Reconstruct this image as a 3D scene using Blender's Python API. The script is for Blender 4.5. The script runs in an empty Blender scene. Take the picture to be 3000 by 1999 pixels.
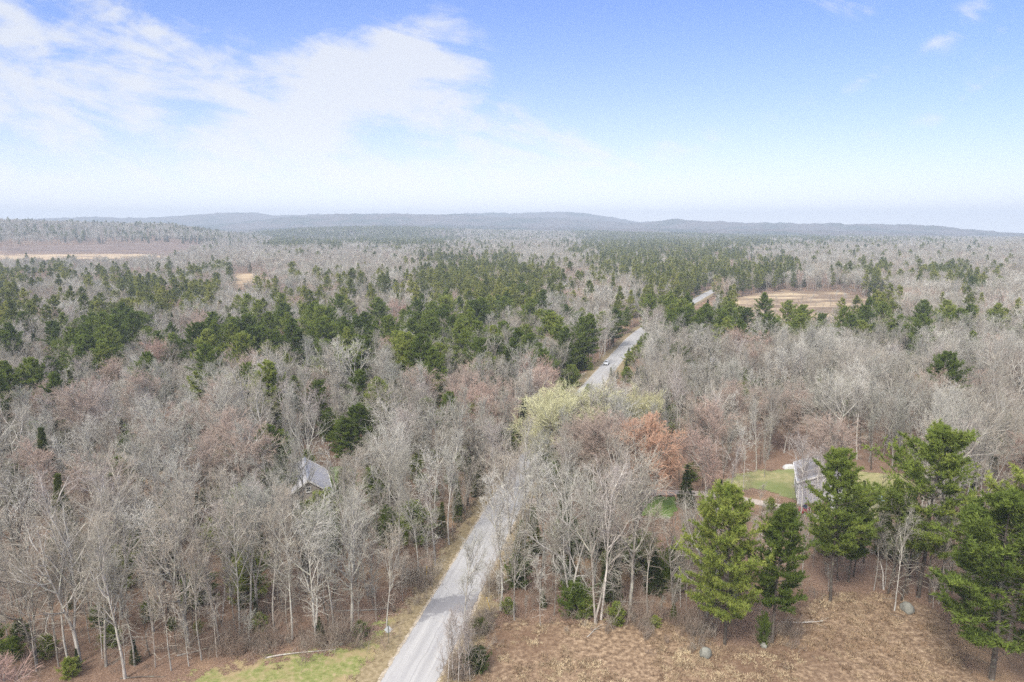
import bpy, math, random
import numpy as np
from mathutils import Vector

# ------------------------------------------------------------------ camera
C = bpy.context.scene
COL = C.collection
CAM_H = 50.0
FPX = 2000.0                       # focal length in pixels of the 3000 px wide photo
HORIZ = 669.0
PITCH = math.atan((999.5 - HORIZ) / FPX)
cam_d = bpy.data.cameras.new('camera')
cam = bpy.data.objects.new('camera', cam_d)
COL.objects.link(cam)
cam.location = (0, 0, CAM_H)
cam.rotation_euler = (math.pi / 2 - PITCH, 0, 0)
cam_d.sensor_width = 36.0
cam_d.lens = 36.0 * FPX / 3000.0
cam_d.clip_start = 0.5
cam_d.clip_end = 40000
C.camera = cam

# ------------------------------------------------------------------ colour management / sampling
C.view_settings.view_transform = 'Standard'
C.view_settings.look = 'None'
C.view_settings.exposure = 0.8
C.view_settings.gamma = 1.0
C.render.engine = 'CYCLES'
cy = C.cycles
cy.max_bounces = 4
cy.diffuse_bounces = 2
cy.glossy_bounces = 2
cy.transmission_bounces = 2
cy.transparent_max_bounces = 6
cy.volume_bounces = 0
cy.use_adaptive_sampling = False
cy.use_denoising = False
cy.caustics_reflective = False
cy.caustics_refractive = False

SUN_EL = math.radians(48)
SUN_AZ = math.radians(-150)        # clockwise from +Y: behind the camera, a little to the left

# ------------------------------------------------------------------ node helpers
class NT:
    def __init__(s, tree):
        s.t = tree; s.n = tree.nodes; s.l = tree.links
    def node(s, typ, **kw):
        n = s.n.new(typ)
        for k, v in kw.items():
            setattr(n, k, v)
        return n
    def put(s, sock, v):
        if isinstance(v, bpy.types.NodeSocket):
            s.l.new(v, sock)
        elif v is not None:
            sock.default_value = v
    def m(s, op, a, b=None, c=None, clamp=False):
        n = s.node('ShaderNodeMath', operation=op, use_clamp=clamp)
        s.put(n.inputs[0], a)
        if b is not None: s.put(n.inputs[1], b)
        if c is not None: s.put(n.inputs[2], c)
        return n.outputs[0]
    def mix(s, f, a, b, blend='MIX'):
        n = s.node('ShaderNodeMix', data_type='RGBA', blend_type=blend)
        s.put(n.inputs[0], f); s.put(n.inputs[6], rgba(a)); s.put(n.inputs[7], rgba(b))
        return n.outputs[2]
    def noise(s, vec, scale, detail=4, rough=0.55, dist=0.0):
        n = s.node('ShaderNodeTexNoise')
        s.put(n.inputs['Vector'], vec)
        n.inputs['Scale'].default_value = scale; n.inputs['Detail'].default_value = detail
        n.inputs['Roughness'].default_value = rough; n.inputs['Distortion'].default_value = dist
        return n.outputs[0]
    def ramp(s, f, stops):
        n = s.node('ShaderNodeValToRGB')
        e = n.color_ramp.elements
        while len(e) < len(stops): e.new(0.5)
        for i, (p, c) in enumerate(stops):
            e[i].position = p; e[i].color = rgba(c)
        s.put(n.inputs[0], f)
        return n.outputs[0]
    def sstep(s, v, a, b):
        n = s.node('ShaderNodeMapRange', interpolation_type='SMOOTHSTEP')
        s.put(n.inputs[0], v)
        n.inputs[1].default_value = a; n.inputs[2].default_value = b
        return n.outputs[0]
    def scale(s, vec, sc):
        n = s.node('ShaderNodeVectorMath', operation='MULTIPLY')
        s.put(n.inputs[0], vec); n.inputs[1].default_value = sc
        return n.outputs[0]

def rgba(c):
    if isinstance(c, (tuple, list)) and len(c) == 3:
        return (c[0], c[1], c[2], 1.0)
    if isinstance(c, (int, float)):
        return (c, c, c, 1.0)
    return c

def new_mat(name):
    m = bpy.data.materials.new(name); m.use_nodes = True
    m.node_tree.nodes.clear()
    t = NT(m.node_tree)
    out = t.node('ShaderNodeOutputMaterial')
    return m, t, out

def pbsdf(t, color, rough=0.85, spec=0.2, metal=0.0, bump=None, bstr=0.5, bdist=0.05):
    b = t.node('ShaderNodeBsdfPrincipled')
    t.put(b.inputs['Base Color'], rgba(color)); t.put(b.inputs['Roughness'], rough)
    b.inputs['Specular IOR Level'].default_value = spec
    b.inputs['Metallic'].default_value = metal
    if bump is not None:
        n = t.node('ShaderNodeBump'); n.inputs['Strength'].default_value = bstr; n.inputs['Distance'].default_value = bdist
        t.put(n.inputs['Height'], bump); t.l.new(n.outputs[0], b.inputs['Normal'])
    return b

# ------------------------------------------------------------------ world: Nishita sky with thin clouds (functions of sky direction)
W = bpy.data.worlds.new('World'); C.world = W; W.use_nodes = True
W.node_tree.nodes.clear()
w = NT(W.node_tree)
wout = w.node('ShaderNodeOutputWorld'); bg = w.node('ShaderNodeBackground')
w.l.new(bg.outputs[0], wout.inputs[0])
sky = w.node('ShaderNodeTexSky', sky_type='NISHITA')
sky.sun_disc = False; sky.sun_elevation = SUN_EL; sky.sun_rotation = SUN_AZ
sky.altitude = 100; sky.air_density = 1.0; sky.dust_density = 0.6; sky.ozone_density = 2.5
tc = w.node('ShaderNodeTexCoord'); sep = w.node('ShaderNodeSeparateXYZ')
w.l.new(tc.outputs['Generated'], sep.inputs[0])
dx, dy, dz = sep.outputs
den = w.m('MAXIMUM', w.m('ABSOLUTE', dy), 0.25)
U = w.m('DIVIDE', dx, den); V = w.m('DIVIDE', w.m('MAXIMUM', dz, 0.0), den)
cmb = w.node('ShaderNodeCombineXYZ'); w.put(cmb.inputs[0], U); w.put(cmb.inputs[1], V)
UV = cmb.outputs[0]
def blob(px, py, a, b, ang=0.0, amp=1.0):      # photo-pixel style parameters, converted to sky directions
    u0 = (px - 1500) / 1950; v0 = (HORIZ - py) / 1950; a /= 1950; b /= 1950
    ca, sa = math.cos(math.radians(ang)), math.sin(math.radians(ang))
    du = w.m('SUBTRACT', Uw, u0); dv = w.m('SUBTRACT', Vw, v0)
    p = w.m('ADD', w.m('MULTIPLY', du, ca / a), w.m('MULTIPLY', dv, sa / a))
    q = w.m('ADD', w.m('MULTIPLY', du, -sa / b), w.m('MULTIPLY', dv, ca / b))
    r2 = w.m('ADD', w.m('MULTIPLY', p, p), w.m('MULTIPLY', q, q))
    return w.m('MULTIPLY', w.m('POWER', 2.718, w.m('MULTIPLY', r2, -1.0)), amp)
# warp the coordinates a little so the cloud banks fray
nv = w.node('ShaderNodeTexNoise'); nv.inputs['Scale'].default_value = 4.0; nv.inputs['Detail'].default_value = 5
w.l.new(UV, nv.inputs['Vector'])
ns = w.node('ShaderNodeSeparateColor'); w.l.new(nv.outputs[1], ns.inputs[0])
Uw = w.m('ADD', U, w.m('MULTIPLY', w.m('SUBTRACT', ns.outputs[0], 0.5), 0.16))
Vw = w.m('ADD', V, w.m('MULTIPLY', w.m('SUBTRACT', ns.outputs[1], 0.5), 0.10))
CLOUDS = [(60, 150, 500, 140, -14, 0.95), (520, 150, 260, 60, -18, 0.7), (150, 330, 560, 80, -10, 0.8), (760, 270, 330, 90, 0, 0.55),
          (1030, 300, 260, 85, 28, 1.15), (1220, 210, 150, 60, -12, 1.05), (1330, 380, 330, 75, -16, 0.6), (900, 400, 260, 60, 0, 0.4), (1180, 320, 300, 100, 0, 0.5),
          (1600, 400, 170, 28, -10, 0.45), (1740, 488, 90, 16, 3, 0.7),
          (450, 550, 900, 70, 0, 0.8), (1350, 550, 600, 80, 0, 0.8), (0, 480, 250, 30, -6, 0.5),
          (2500, 240, 260, 22, 24, 0.34), (2760, 50, 170, 34, 62, 0.4), (2870, 90, 150, 22, 50, 0.34), (2350, 60, 170, 40, -10, 0.32), (2650, 330, 260, 24, 25, 0.32), (1900, 430, 300, 30, 8, 0.3)]
tot = None
for c in CLOUDS:
    b = blob(*c); tot = b if tot is None else w.m('ADD', tot, b)
rotv = w.node('ShaderNodeVectorRotate', rotation_type='Z_AXIS'); rotv.inputs['Angle'].default_value = math.radians(14)
w.l.new(UV, rotv.inputs['Vector'])
wisp = w.noise(w.scale(rotv.outputs[0], (2.2, 8.0, 1.0)), 2.6, 8, 0.62, 0.6)
fine = w.noise(w.scale(UV, (3.0, 5.0, 1.0)), 5.5, 7, 0.6, 0.4)
tex = w.m('ADD', w.m('MULTIPLY', wisp, 0.65), w.m('MULTIPLY', fine, 0.35))
dens = w.m('ADD', w.m('MULTIPLY', w.m('SUBTRACT', tex, 0.5), 4.2), w.m('ADD', w.m('MULTIPLY', tot, 0.72), -0.02))
cloud = w.m('MULTIPLY', w.sstep(dens, 0.0, 1.0), w.sstep(tot, 0.02, 0.35))
# sky tint and horizon whitening
SKYS = 0.12
skyc = w.mix(1.0, sky.outputs[0], (0.50, 0.65, 1.04), 'MULTIPLY')
hz = w.m('POWER', 2.718, w.m('MULTIPLY', V, -7.5))
cc = (4.4, 4.5, 4.8)
skyh = w.mix(w.m('MULTIPLY', hz, 0.93), skyc, cc)
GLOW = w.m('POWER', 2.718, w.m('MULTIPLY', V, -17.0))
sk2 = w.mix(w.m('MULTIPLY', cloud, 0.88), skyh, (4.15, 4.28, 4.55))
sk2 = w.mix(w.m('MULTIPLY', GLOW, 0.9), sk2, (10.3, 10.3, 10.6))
# added fill light: unseen sky brightened round the sun, behind the camera and overhead
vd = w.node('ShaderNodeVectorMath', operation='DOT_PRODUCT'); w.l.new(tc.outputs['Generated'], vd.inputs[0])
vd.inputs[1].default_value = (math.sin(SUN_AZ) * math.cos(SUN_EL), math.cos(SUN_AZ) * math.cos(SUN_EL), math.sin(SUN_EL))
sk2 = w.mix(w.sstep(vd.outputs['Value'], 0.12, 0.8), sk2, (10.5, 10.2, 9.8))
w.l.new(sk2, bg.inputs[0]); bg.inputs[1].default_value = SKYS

# ------------------------------------------------------------------ sun (soft: thin cloud)
sd = bpy.data.lights.new('sun', 'SUN'); so = bpy.data.objects.new('sun', sd); COL.objects.link(so)
sd.energy = 2.6; sd.angle = math.radians(14); sd.color = (1.0, 0.93, 0.82)
sdir = Vector((math.sin(SUN_AZ) * math.cos(SUN_EL), math.cos(SUN_AZ) * math.cos(SUN_EL), math.sin(SUN_EL)))
so.rotation_euler = sdir.to_track_quat('Z', 'Y').to_euler()

# ------------------------------------------------------------------ picture <-> ground
cp, sp = math.cos(PITCH), math.sin(PITCH)
def ground(px, py, z=0.0):
    """where the line of sight through a photo pixel meets height z"""
    a = (px - 1500) / FPX; b = -(py - 999.5) / FPX
    d = (a, cp + b * sp, -sp + b * cp)
    t = (z - CAM_H) / d[2]
    return d[0] * t, d[1] * t
def project(x, y, z):
    x = np.asarray(x, float); y = np.asarray(y, float); z = np.asarray(z, float) - CAM_H
    f = y * cp - z * sp; up = y * sp + z * cp
    f = np.maximum(f, 0.1)
    return 1500 + FPX * x / f, 999.5 - FPX * up / f

rng = np.random.default_rng(7)
R = random.Random(5)

# ------------------------------------------------------------------ terrain
def sm(t):
    t = np.clip(t, 0, 1); return t * t * (3 - 2 * t)
def vnoise(x, y, s, seed=0):
    x = np.asarray(x, float) / s; y = np.asarray(y, float) / s
    xi = np.floor(x); yi = np.floor(y); fx = sm(x - xi); fy = sm(y - yi)
    def h(a, b):
        v = np.sin(a * 127.1 + b * 311.7 + seed * 74.7) * 43758.5453
        return v - np.floor(v)
    return (h(xi, yi) * (1 - fx) + h(xi + 1, yi) * fx) * (1 - fy) + (h(xi, yi + 1) * (1 - fx) + h(xi + 1, yi + 1) * fx) * fy
RIDGES = [  # distance, near width, far width, profile of (photo x, photo y of the skyline), canopy allowance
    (2300, 900, 700, [(-600, 650), (0, 645), (300, 652), (500, 655), (640, 672), (800, 690), (3600, 720)], 15),
    (2900, 700, 900, [(-600, 700), (600, 690), (900, 668), (1050, 664), (1300, 667), (1600, 673), (1900, 680), (2300, 690), (3600, 700)], 15),
    (1500, 600, 500, [(-600, 760), (1800, 760), (2100, 712), (2500, 712), (2750, 722), (2900, 712), (3000, 706), (3600, 690)], 14),
    (3900, 800, 1000, [(-600, 690), (600, 672), (800, 662), (1100, 655), (1500, 656), (1800, 662), (2300, 668), (3000, 690), (3600, 690)], 0),
    (5000, 900, 900, [(-600, 680), (500, 668), (700, 650), (850, 634), (1000, 628), (1160, 625), (1300, 627), (1500, 631), (1700, 640), (1880, 649), (1990, 641), (2060, 648), (2200, 652), (2450, 653), (2680, 657), (2850, 666), (3000, 677), (3600, 690)], 0),
    (6500, 1200, 1200, [(-600, 660), (100, 646), (250, 637), (420, 640), (560, 634), (700, 626), (820, 630), (1300, 626), (1470, 621), (1590, 620), (1720, 624), (1800, 634), (1870, 645), (2400, 658), (2900, 676), (3600, 690)], 0),
]
def terrain(x, y):
    x = np.asarray(x, float); y = np.asarray(y, float)
    r = np.hypot(x, y)
    pxx = 1500 + FPX * x / np.maximum(y * cp, 1.0)
    pxx = np.where(y > 0, pxx, -600)
    h = np.zeros_like(r)
    for (d, a, b, prof, can) in RIDGES:
        P = np.array(prof, float)
        yy = np.interp(pxx, P[:, 0], P[:, 1])
        top = CAM_H + y * 0.0 + d * (HORIZ - yy) / FPX - can
        top = top - 6 - (d > 3000) * 8 + (vnoise(x, y, 160, d) - 0.5) * d * 0.0022 + (vnoise(x, y, 420, d + 3) - 0.5) * d * 0.003
        k = np.where(r < d, sm(1 - (d - r) / a), sm(1 - (r - d) / b) * 0.7 + 0.3 * (r < d + 4 * b))
        h = np.maximum(h, top * k)
    return h

MESH_CACHE = {}
def raw_mesh(name, verts, quads=None, tris=None, mats=None, mi=None, smooth=False):
    me = bpy.data.meshes.new(name)
    verts = np.asarray(verts, np.float32).reshape(-1, 3)
    q = np.zeros((0, 4), np.int32) if quads is None else np.asarray(quads, np.int32).reshape(-1, 4)
    t = np.zeros((0, 3), np.int32) if tris is None else np.asarray(tris, np.int32).reshape(-1, 3)
    me.vertices.add(len(verts)); me.vertices.foreach_set('co', verts.ravel())
    nl = len(q) * 4 + len(t) * 3
    me.loops.add(nl); me.loops.foreach_set('vertex_index', np.concatenate([q.ravel(), t.ravel()]).astype(np.int32))
    me.polygons.add(len(q) + len(t))
    st = np.concatenate([np.arange(len(q)) * 4, len(q) * 4 + np.arange(len(t)) * 3]).astype(np.int32)
    me.polygons.foreach_set('loop_start', st)
    if mats:
        for m in mats: me.materials.append(m)
    if mi is not None:
        me.polygons.foreach_set('material_index', np.asarray(mi, np.int32))
    if smooth:
        me.polygons.foreach_set('use_smooth', np.ones(len(q) + len(t), bool))
    me.update(calc_edges=True)
    return me

def link(name, me, parent=None, kind=None, label=None, cat=None, group=None, loc=None, rz=None):
    o = bpy.data.objects.new(name, me); COL.objects.link(o)
    if parent is not None: o.parent = parent
    if kind: o['kind'] = kind
    if label: o['label'] = label
    if cat: o['category'] = cat
    if group: o['group'] = group
    if loc is not None: o.location = loc
    if rz is not None: o.rotation_euler = (0, 0, rz)
    return o

# ------------------------------------------------------------------ materials
def mat_ground():
    m, t, out = new_mat('leaf_litter')
    g = t.node('ShaderNodeNewGeometry').outputs['Position']
    n1 = t.noise(g, 0.06, 5, 0.6); n2 = t.noise(g, 0.9, 5, 0.7); n3 = t.noise(g, 4.5, 4, 0.8)
    a = t.ramp(n3, [(0.3, (0.06, 0.038, 0.027)), (0.48, (0.185, 0.12, 0.088)), (0.6, (0.32, 0.22, 0.165)), (0.74, (0.52, 0.40, 0.32))])
    b = t.ramp(n2, [(0.3, (0.09, 0.06, 0.045)), (0.7, (0.27, 0.19, 0.14))])
    c = t.mix(0.35, a, b)
    c = t.mix(t.m('MULTIPLY', t.sstep(n1, 0.5, 0.68), 0.55), c, (0.36, 0.25, 0.15))
    # far off: woodland canopy seen as a whole
    s = t.node('ShaderNodeVectorMath', operation='LENGTH'); t.l.new(g, s.inputs[0])
    far = t.sstep(s.outputs['Value'], 2200, 3200)
    f1 = t.noise(g, 0.004, 6, 0.65); f2 = t.noise(g, 0.03, 5, 0.7)
    fc = t.ramp(f1, [(0.42, (0.035, 0.05, 0.028)), (0.52, (0.12, 0.095, 0.085)), (0.75, (0.17, 0.13, 0.12))])
    fc = t.mix(t.m('MULTIPLY', f2, 0.6), fc, (0.05, 0.05, 0.045))
    c = t.mix(far, c, fc)
    b = pbsdf(t, c, 0.95, 0.1, bump=n3, bstr=0.9, bdist=0.12)
    t.l.new(b.outputs[0], out.inputs[0]); return m

def mat_sheet(name, stops, s1, s2, edge_noise=0.35, bump=0.05, second=None, rough=0.95, spec=0.1, streak=None):
    """ground cover laid as a sheet: ragged border through noise on the 'edge' attribute"""
    m, t, out = new_mat(name)
    g = t.node('ShaderNodeNewGeometry').outputs['Position']
    n = t.noise(t.scale(g, streak) if streak else g, s1, 5, 0.7); n2 = t.noise(g, s2, 4, 0.6)
    c = t.ramp(n, stops)
    if second: c = t.mix(t.m('MULTIPLY', t.sstep(n2, 0.45, 0.62), 0.8), c, second)
    b = pbsdf(t, c, rough, spec, bump=n, bstr=0.8, bdist=bump)
    at = t.node('ShaderNodeAttribute', attribute_name='edge')
    en = t.m('ADD', at.outputs['Fac'], t.m('MULTIPLY', t.m('SUBTRACT', t.noise(g, s2 * 3, 6, 0.75), 0.5), edge_noise * 4))
    al = t.sstep(en, 0.42, 0.55)
    tr = t.node('ShaderNodeBsdfTransparent'); mx = t.node('ShaderNodeMixShader')
    t.put(mx.inputs[0], al); t.l.new(tr.outputs[0], mx.inputs[1]); t.l.new(b.outputs[0], mx.inputs[2])
    t.l.new(mx.outputs[0], out.inputs[0]); return m

def mat_asphalt():
    m, t, out = new_mat('worn_asphalt')
    uv = t.node('ShaderNodeUVMap'); uv.uv_map = 'UVMap'
    su = t.node('ShaderNodeSeparateXYZ'); t.l.new(uv.outputs[0], su.inputs[0])
    g = t.node('ShaderNodeNewGeometry').outputs['Position']
    lat, lon = su.outputs[0], su.outputs[1]          # metres across (0 at centre) and along
    n = t.noise(g, 0.35, 5, 0.65); nf = t.noise(g, 6.0, 4, 0.8)
    cmbv = t.node('ShaderNodeCombineXYZ'); t.put(cmbv.inputs[0], t.m('MULTIPLY', lat, 1.0)); t.put(cmbv.inputs[1], t.m('MULTIPLY', lon, 0.05))
    st = t.noise(cmbv.outputs[0], 1.4, 5, 0.7)
    c = t.ramp(st, [(0.3, (0.33, 0.33, 0.345)), (0.7, (0.43, 0.43, 0.435))])
    c = t.mix(t.m('MULTIPLY', t.sstep(n, 0.5, 0.7), 0.35), c, (0.30, 0.30, 0.33))
    c = t.mix(t.m('MULTIPLY', t.sstep(nf, 0.5, 0.8), 0.35), c, (0.56, 0.55, 0.53))
    # tar-filled long cracks
    def line(pos, wdt, amp):
        wob = t.m('MULTIPLY', t.m('SUBTRACT', t.noise(g, 0.25, 4, 0.7), 0.5), 0.8)
        d = t.m('ABSOLUTE', t.m('ADD', t.m('SUBTRACT', lat, pos), wob))
        return t.m('MULTIPLY', t.m('SUBTRACT', 1.0, t.sstep(d, wdt * 0.3, wdt)), amp)
    for pos, wd, am in ((0.15, 0.10, 0.32), (-1.5, 0.07, 0.2), (1.9, 0.08, 0.15), (-0.9, 0.6, 0.16), (1.0, 0.6, 0.16), (-2.3, 0.3, 0.14), (2.5, 0.35, 0.16)):
        c = t.mix(line(pos, wd, am), c, (0.14, 0.14, 0.155))
    # darker patched stretch
    pl = t.m('ADD', lon, t.m('MULTIPLY', t.m('SUBTRACT', t.noise(g, 0.45, 7, 0.75), 0.5), 12.0)); pl = t.m('ADD', pl, t.m('MULTIPLY', lat, -0.5))
    pd = t.m('ABSOLUTE', t.m('SUBTRACT', pl, PATCH_LON))
    pm = t.m('MULTIPLY', t.m('SUBTRACT', 1.0, t.sstep(pd, 1.2, 3.4)), 0.75)
    c = t.mix(pm, c, (0.155, 0.155, 0.175))
    b = pbsdf(t, c, 0.9, 0.15, bump=nf, bstr=0.3, bdist=0.02)
    ab = t.m('ADD', t.m('ABSOLUTE', lat), t.m('MULTIPLY', t.m('SUBTRACT', t.noise(g, 0.8, 6, 0.75), 0.5), 0.9))
    al = t.m('SUBTRACT', 1.0, t.sstep(ab, 2.95, 3.15))
    tr = t.node('ShaderNodeBsdfTransparent'); mx = t.node('ShaderNodeMixShader')
    t.put(mx.inputs[0], al); t.l.new(tr.outputs[0], mx.inputs[1]); t.l.new(b.outputs[0], mx.inputs[2])
    t.l.new(mx.outputs[0], out.inputs[0])
    return m

def mat_bark(name, cols, lichen=None, rough=0.9, scale=1.2):
    m, t, out = new_mat(name)
    oi = t.node('ShaderNodeObjectInfo'); tcn = t.node('ShaderNodeTexCoord').outputs['Object']
    k = len(cols)
    c = t.ramp(oi.outputs['Random'], [((i + 0.5) / k, cc_) for i, cc_ in enumerate(cols)])
    n = t.noise(t.scale(tcn, (1, 1, 0.35)), scale * 2.2, 4, 0.7)
    c = t.mix(t.sstep(n, 0.3, 0.7), t.mix(1.0, c, (0.55, 0.53, 0.52), 'MULTIPLY'), c)
    if lichen:
        l = t.noise(tcn, scale * 1.3, 3, 0.6)
        c = t.mix(t.m('MULTIPLY', t.sstep(l, 0.52, 0.66), 0.7), c, lichen)
    b = pbsdf(t, c, rough, 0.1, bump=n, bstr=0.6, bdist=0.03)
    t.l.new(b.outputs[0], out.inputs[0]); return m

def mat_twig(name, cols):
    m, t, out = new_mat(name)
    oi = t.node('ShaderNodeObjectInfo')
    k = len(cols)
    rn = t.noise(oi.outputs['Location'], 0.022, 3, 0.6)
    v = t.m('ADD', t.m('MULTIPLY', oi.outputs['Random'], 0.5), t.m('MULTIPLY', t.sstep(rn, 0.3, 0.7), 0.5))
    c = t.ramp(v, [((i + 0.5) / k, cc_) for i, cc_ in enumerate(cols)])
    b = t.node('ShaderNodeBsdfDiffuse'); t.put(b.inputs[0], c); t.l.new(b.outputs[0], out.inputs[0]); return m

def mat_needles(name, dark, mid, light, trans=0.25):
    m, t, out = new_mat(name)
    oi = t.node('ShaderNodeObjectInfo'); tcn = t.node('ShaderNodeTexCoord').outputs['Object']
    n = t.noise(tcn, 0.7, 3, 0.6)
    v = t.m('ADD', t.m('MULTIPLY', n, 0.75), t.m('MULTIPLY', oi.outputs['Random'], 0.36)); v = t.m('ADD', v, 0.02)
    c = t.ramp(v, [(0.3, dark), (0.58, mid), (0.85, light)])
    d = t.node('ShaderNodeBsdfDiffuse'); tl = t.node('ShaderNodeBsdfTranslucent'); mx = t.node('ShaderNodeMixShader')
    t.put(d.inputs[0], c); t.put(tl.inputs[0], c); mx.inputs[0].default_value = trans
    t.l.new(d.outputs[0], mx.inputs[1]); t.l.new(tl.outputs[0], mx.inputs[2]); t.l.new(mx.outputs[0], out.inputs[0]); return m

def mat_plain(name, color, rough=0.6, spec=0.4, metal=0.0, noise=0.25, scale=3.0):
    m, t, out = new_mat(name)
    tcn = t.node('ShaderNodeTexCoord').outputs['Object']
    n = t.noise(tcn, scale, 5, 0.65)
    c = t.mix(t.m('MULTIPLY', t.sstep(n, 0.35, 0.75), noise), color, tuple(x * 0.5 for x in color))
    b = pbsdf(t, c, rough, spec, metal)
    t.l.new(b.outputs[0], out.inputs[0]); return m

PATCH_LON = 20.0
M = {}
M['ground'] = mat_ground()
GREYS = [(0.26, 0.225, 0.19), (0.44, 0.385, 0.325), (0.28, 0.27, 0.235), (0.46, 0.415, 0.355), (0.31, 0.315, 0.28), (0.62, 0.60, 0.555), (0.38, 0.38, 0.345), (0.32, 0.275, 0.24)]
M['bark'] = mat_bark('grey_bark', [(0.40, 0.385, 0.365), (0.50, 0.485, 0.46), (0.26, 0.24, 0.22), (0.44, 0.40, 0.37), (0.60, 0.585, 0.56), (0.36, 0.34, 0.32)], (0.50, 0.51, 0.42))
M['twig'] = mat_twig('grey_twigs', GREYS)
M['bark_dark'] = mat_bark('dark_bark', [(0.10, 0.085, 0.075), (0.15, 0.13, 0.115)], (0.22, 0.23, 0.19))
M['birch'] = mat_bark('birch_bark', [(0.58, 0.56, 0.54), (0.70, 0.67, 0.64)], (0.25, 0.22, 0.2))
M['twig_birch'] = mat_twig('birch_twigs', [(0.36, 0.31, 0.29), (0.44, 0.40, 0.38)])
M['twig_red'] = mat_twig('budding_red_twigs', [(0.42, 0.29, 0.25), (0.46, 0.36, 0.31), (0.38, 0.31, 0.27)])
M['twig_orange'] = mat_twig('budding_orange_twigs', [(0.52, 0.33, 0.24), (0.51, 0.325, 0.235)])
M['twig_yellow'] = mat_twig('budding_yellow_twigs', [(0.54, 0.52, 0.32), (0.56, 0.55, 0.35)])
M['needles'] = mat_needles('pine_needles', (0.07, 0.105, 0.025), (0.18, 0.235, 0.052), (0.34, 0.375, 0.095))
M['needles_dark'] = mat_needles('spruce_needles', (0.04, 0.06, 0.022), (0.08, 0.105, 0.032), (0.15, 0.165, 0.045))
M['needles_olive'] = mat_needles('olive_pine_needles', (0.085, 0.11, 0.03), (0.21, 0.235, 0.06), (0.37, 0.37, 0.11))
M['brush'] = mat_twig('brush_stems', [(0.25, 0.18, 0.14), (0.34, 0.27, 0.225), (0.22, 0.18, 0.15), (0.40, 0.36, 0.31), (0.33, 0.28, 0.22)])
M['asphalt'] = mat_asphalt()
M['shoulder'] = mat_sheet('sandy_shoulder', [(0.3, (0.26, 0.22, 0.17)), (0.7, (0.52, 0.46, 0.38))], 1.2, 0.3, 0.45)
M['verge'] = mat_sheet('verge_grass', [(0.3, (0.15, 0.11, 0.07)), (0.5, (0.25, 0.205, 0.125)), (0.7, (0.36, 0.29, 0.20))], 2.0, 0.25, 0.6)
M['lawn'] = mat_sheet('lawn_grass', [(0.3, (0.12, 0.14, 0.045)), (0.5, (0.21, 0.23, 0.085)), (0.66, (0.34, 0.28, 0.17))], 1.4, 0.2, 0.6, second=(0.32, 0.24, 0.15))
M['lawn_green'] = mat_sheet('green_lawn', [(0.3, (0.07, 0.13, 0.03)), (0.7, (0.17, 0.23, 0.075))], 1.4, 0.15, 0.3)
M['lawn_pale'] = mat_sheet('pale_lawn', [(0.3, (0.17, 0.19, 0.08)), (0.7, (0.38, 0.33, 0.19))], 0.5, 0.05, 0.4, second=(0.15, 0.19, 0.07))
M['drive'] = mat_sheet('gravel_drive', [(0.3, (0.36, 0.31, 0.28)), (0.7, (0.50, 0.44, 0.40))], 1.5, 0.3, 0.15)
M['turnout'] = mat_sheet('sandy_turnout', [(0.3, (0.48, 0.40, 0.31)), (0.7, (0.66, 0.58, 0.46))], 0.8, 0.15, 0.3)
M['field'] = mat_sheet('brown_field', [(0.3, (0.13, 0.095, 0.07)), (0.47, (0.22, 0.165, 0.12)), (0.56, (0.36, 0.28, 0.19)), (0.68, (0.58, 0.48, 0.32))], 0.045, 0.02, 0.3, streak=(0.5, 1.0, 1))
M['marsh'] = mat_sheet('marsh_grass', [(0.32, (0.22, 0.15, 0.11)), (0.5, (0.42, 0.32, 0.21)), (0.7, (0.56, 0.45, 0.30))], 0.03, 0.012, 0.35, streak=(0.5, 1.3, 1))
M['marsh_red'] = mat_sheet('marsh_scrub', [(0.3, (0.12, 0.085, 0.07)), (0.7, (0.23, 0.17, 0.14))], 0.03, 0.01, 0.25)
M['clearing'] = mat_sheet('dry_clearing', [(0.28, (0.085, 0.058, 0.04)), (0.45, (0.18, 0.125, 0.085)), (0.58, (0.31, 0.225, 0.155)), (0.72, (0.50, 0.395, 0.28))], 1.6, 0.05, 0.4, second=(0.15, 0.095, 0.065), bump=0.2)

# ------------------------------------------------------------------ ground sheet
def build_ground():
    az = np.radians(np.concatenate([np.arange(-180, -52, 6), np.arange(-52, 52.01, 0.35), np.arange(54, 180, 6)]))
    rr = np.concatenate([[0.5], np.arange(10, 120, 10), np.geomspace(120, 7150, 190)])
    A, Rr = np.meshgrid(az, rr)
    x = np.sin(A) * Rr; y = np.cos(A) * Rr
    z = terrain(x, y)
    far = sm((Rr - 2600) / 1500)
    z = z + far * (rng.random(z.shape) ** 2) * 9.0
    n, k = Rr.shape
    idx = np.arange(n * k).reshape(n, k)
    a = idx[:-1, :]; b = idx[1:, :]
    a2 = np.roll(a, -1, 1); b2 = np.roll(b, -1, 1)
    q = np.stack([a, a2, b2, b], -1).reshape(-1, 4)[:, ::-1]
    v = np.stack([x, y, z], -1).reshape(-1, 3)
    me = raw_mesh('ground', v, q, mats=[M['ground']], smooth=True)
    # centre fan
    link('ground', me, kind='structure', label='forest floor of brown leaf litter running to the hazy hills')
build_ground()

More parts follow.
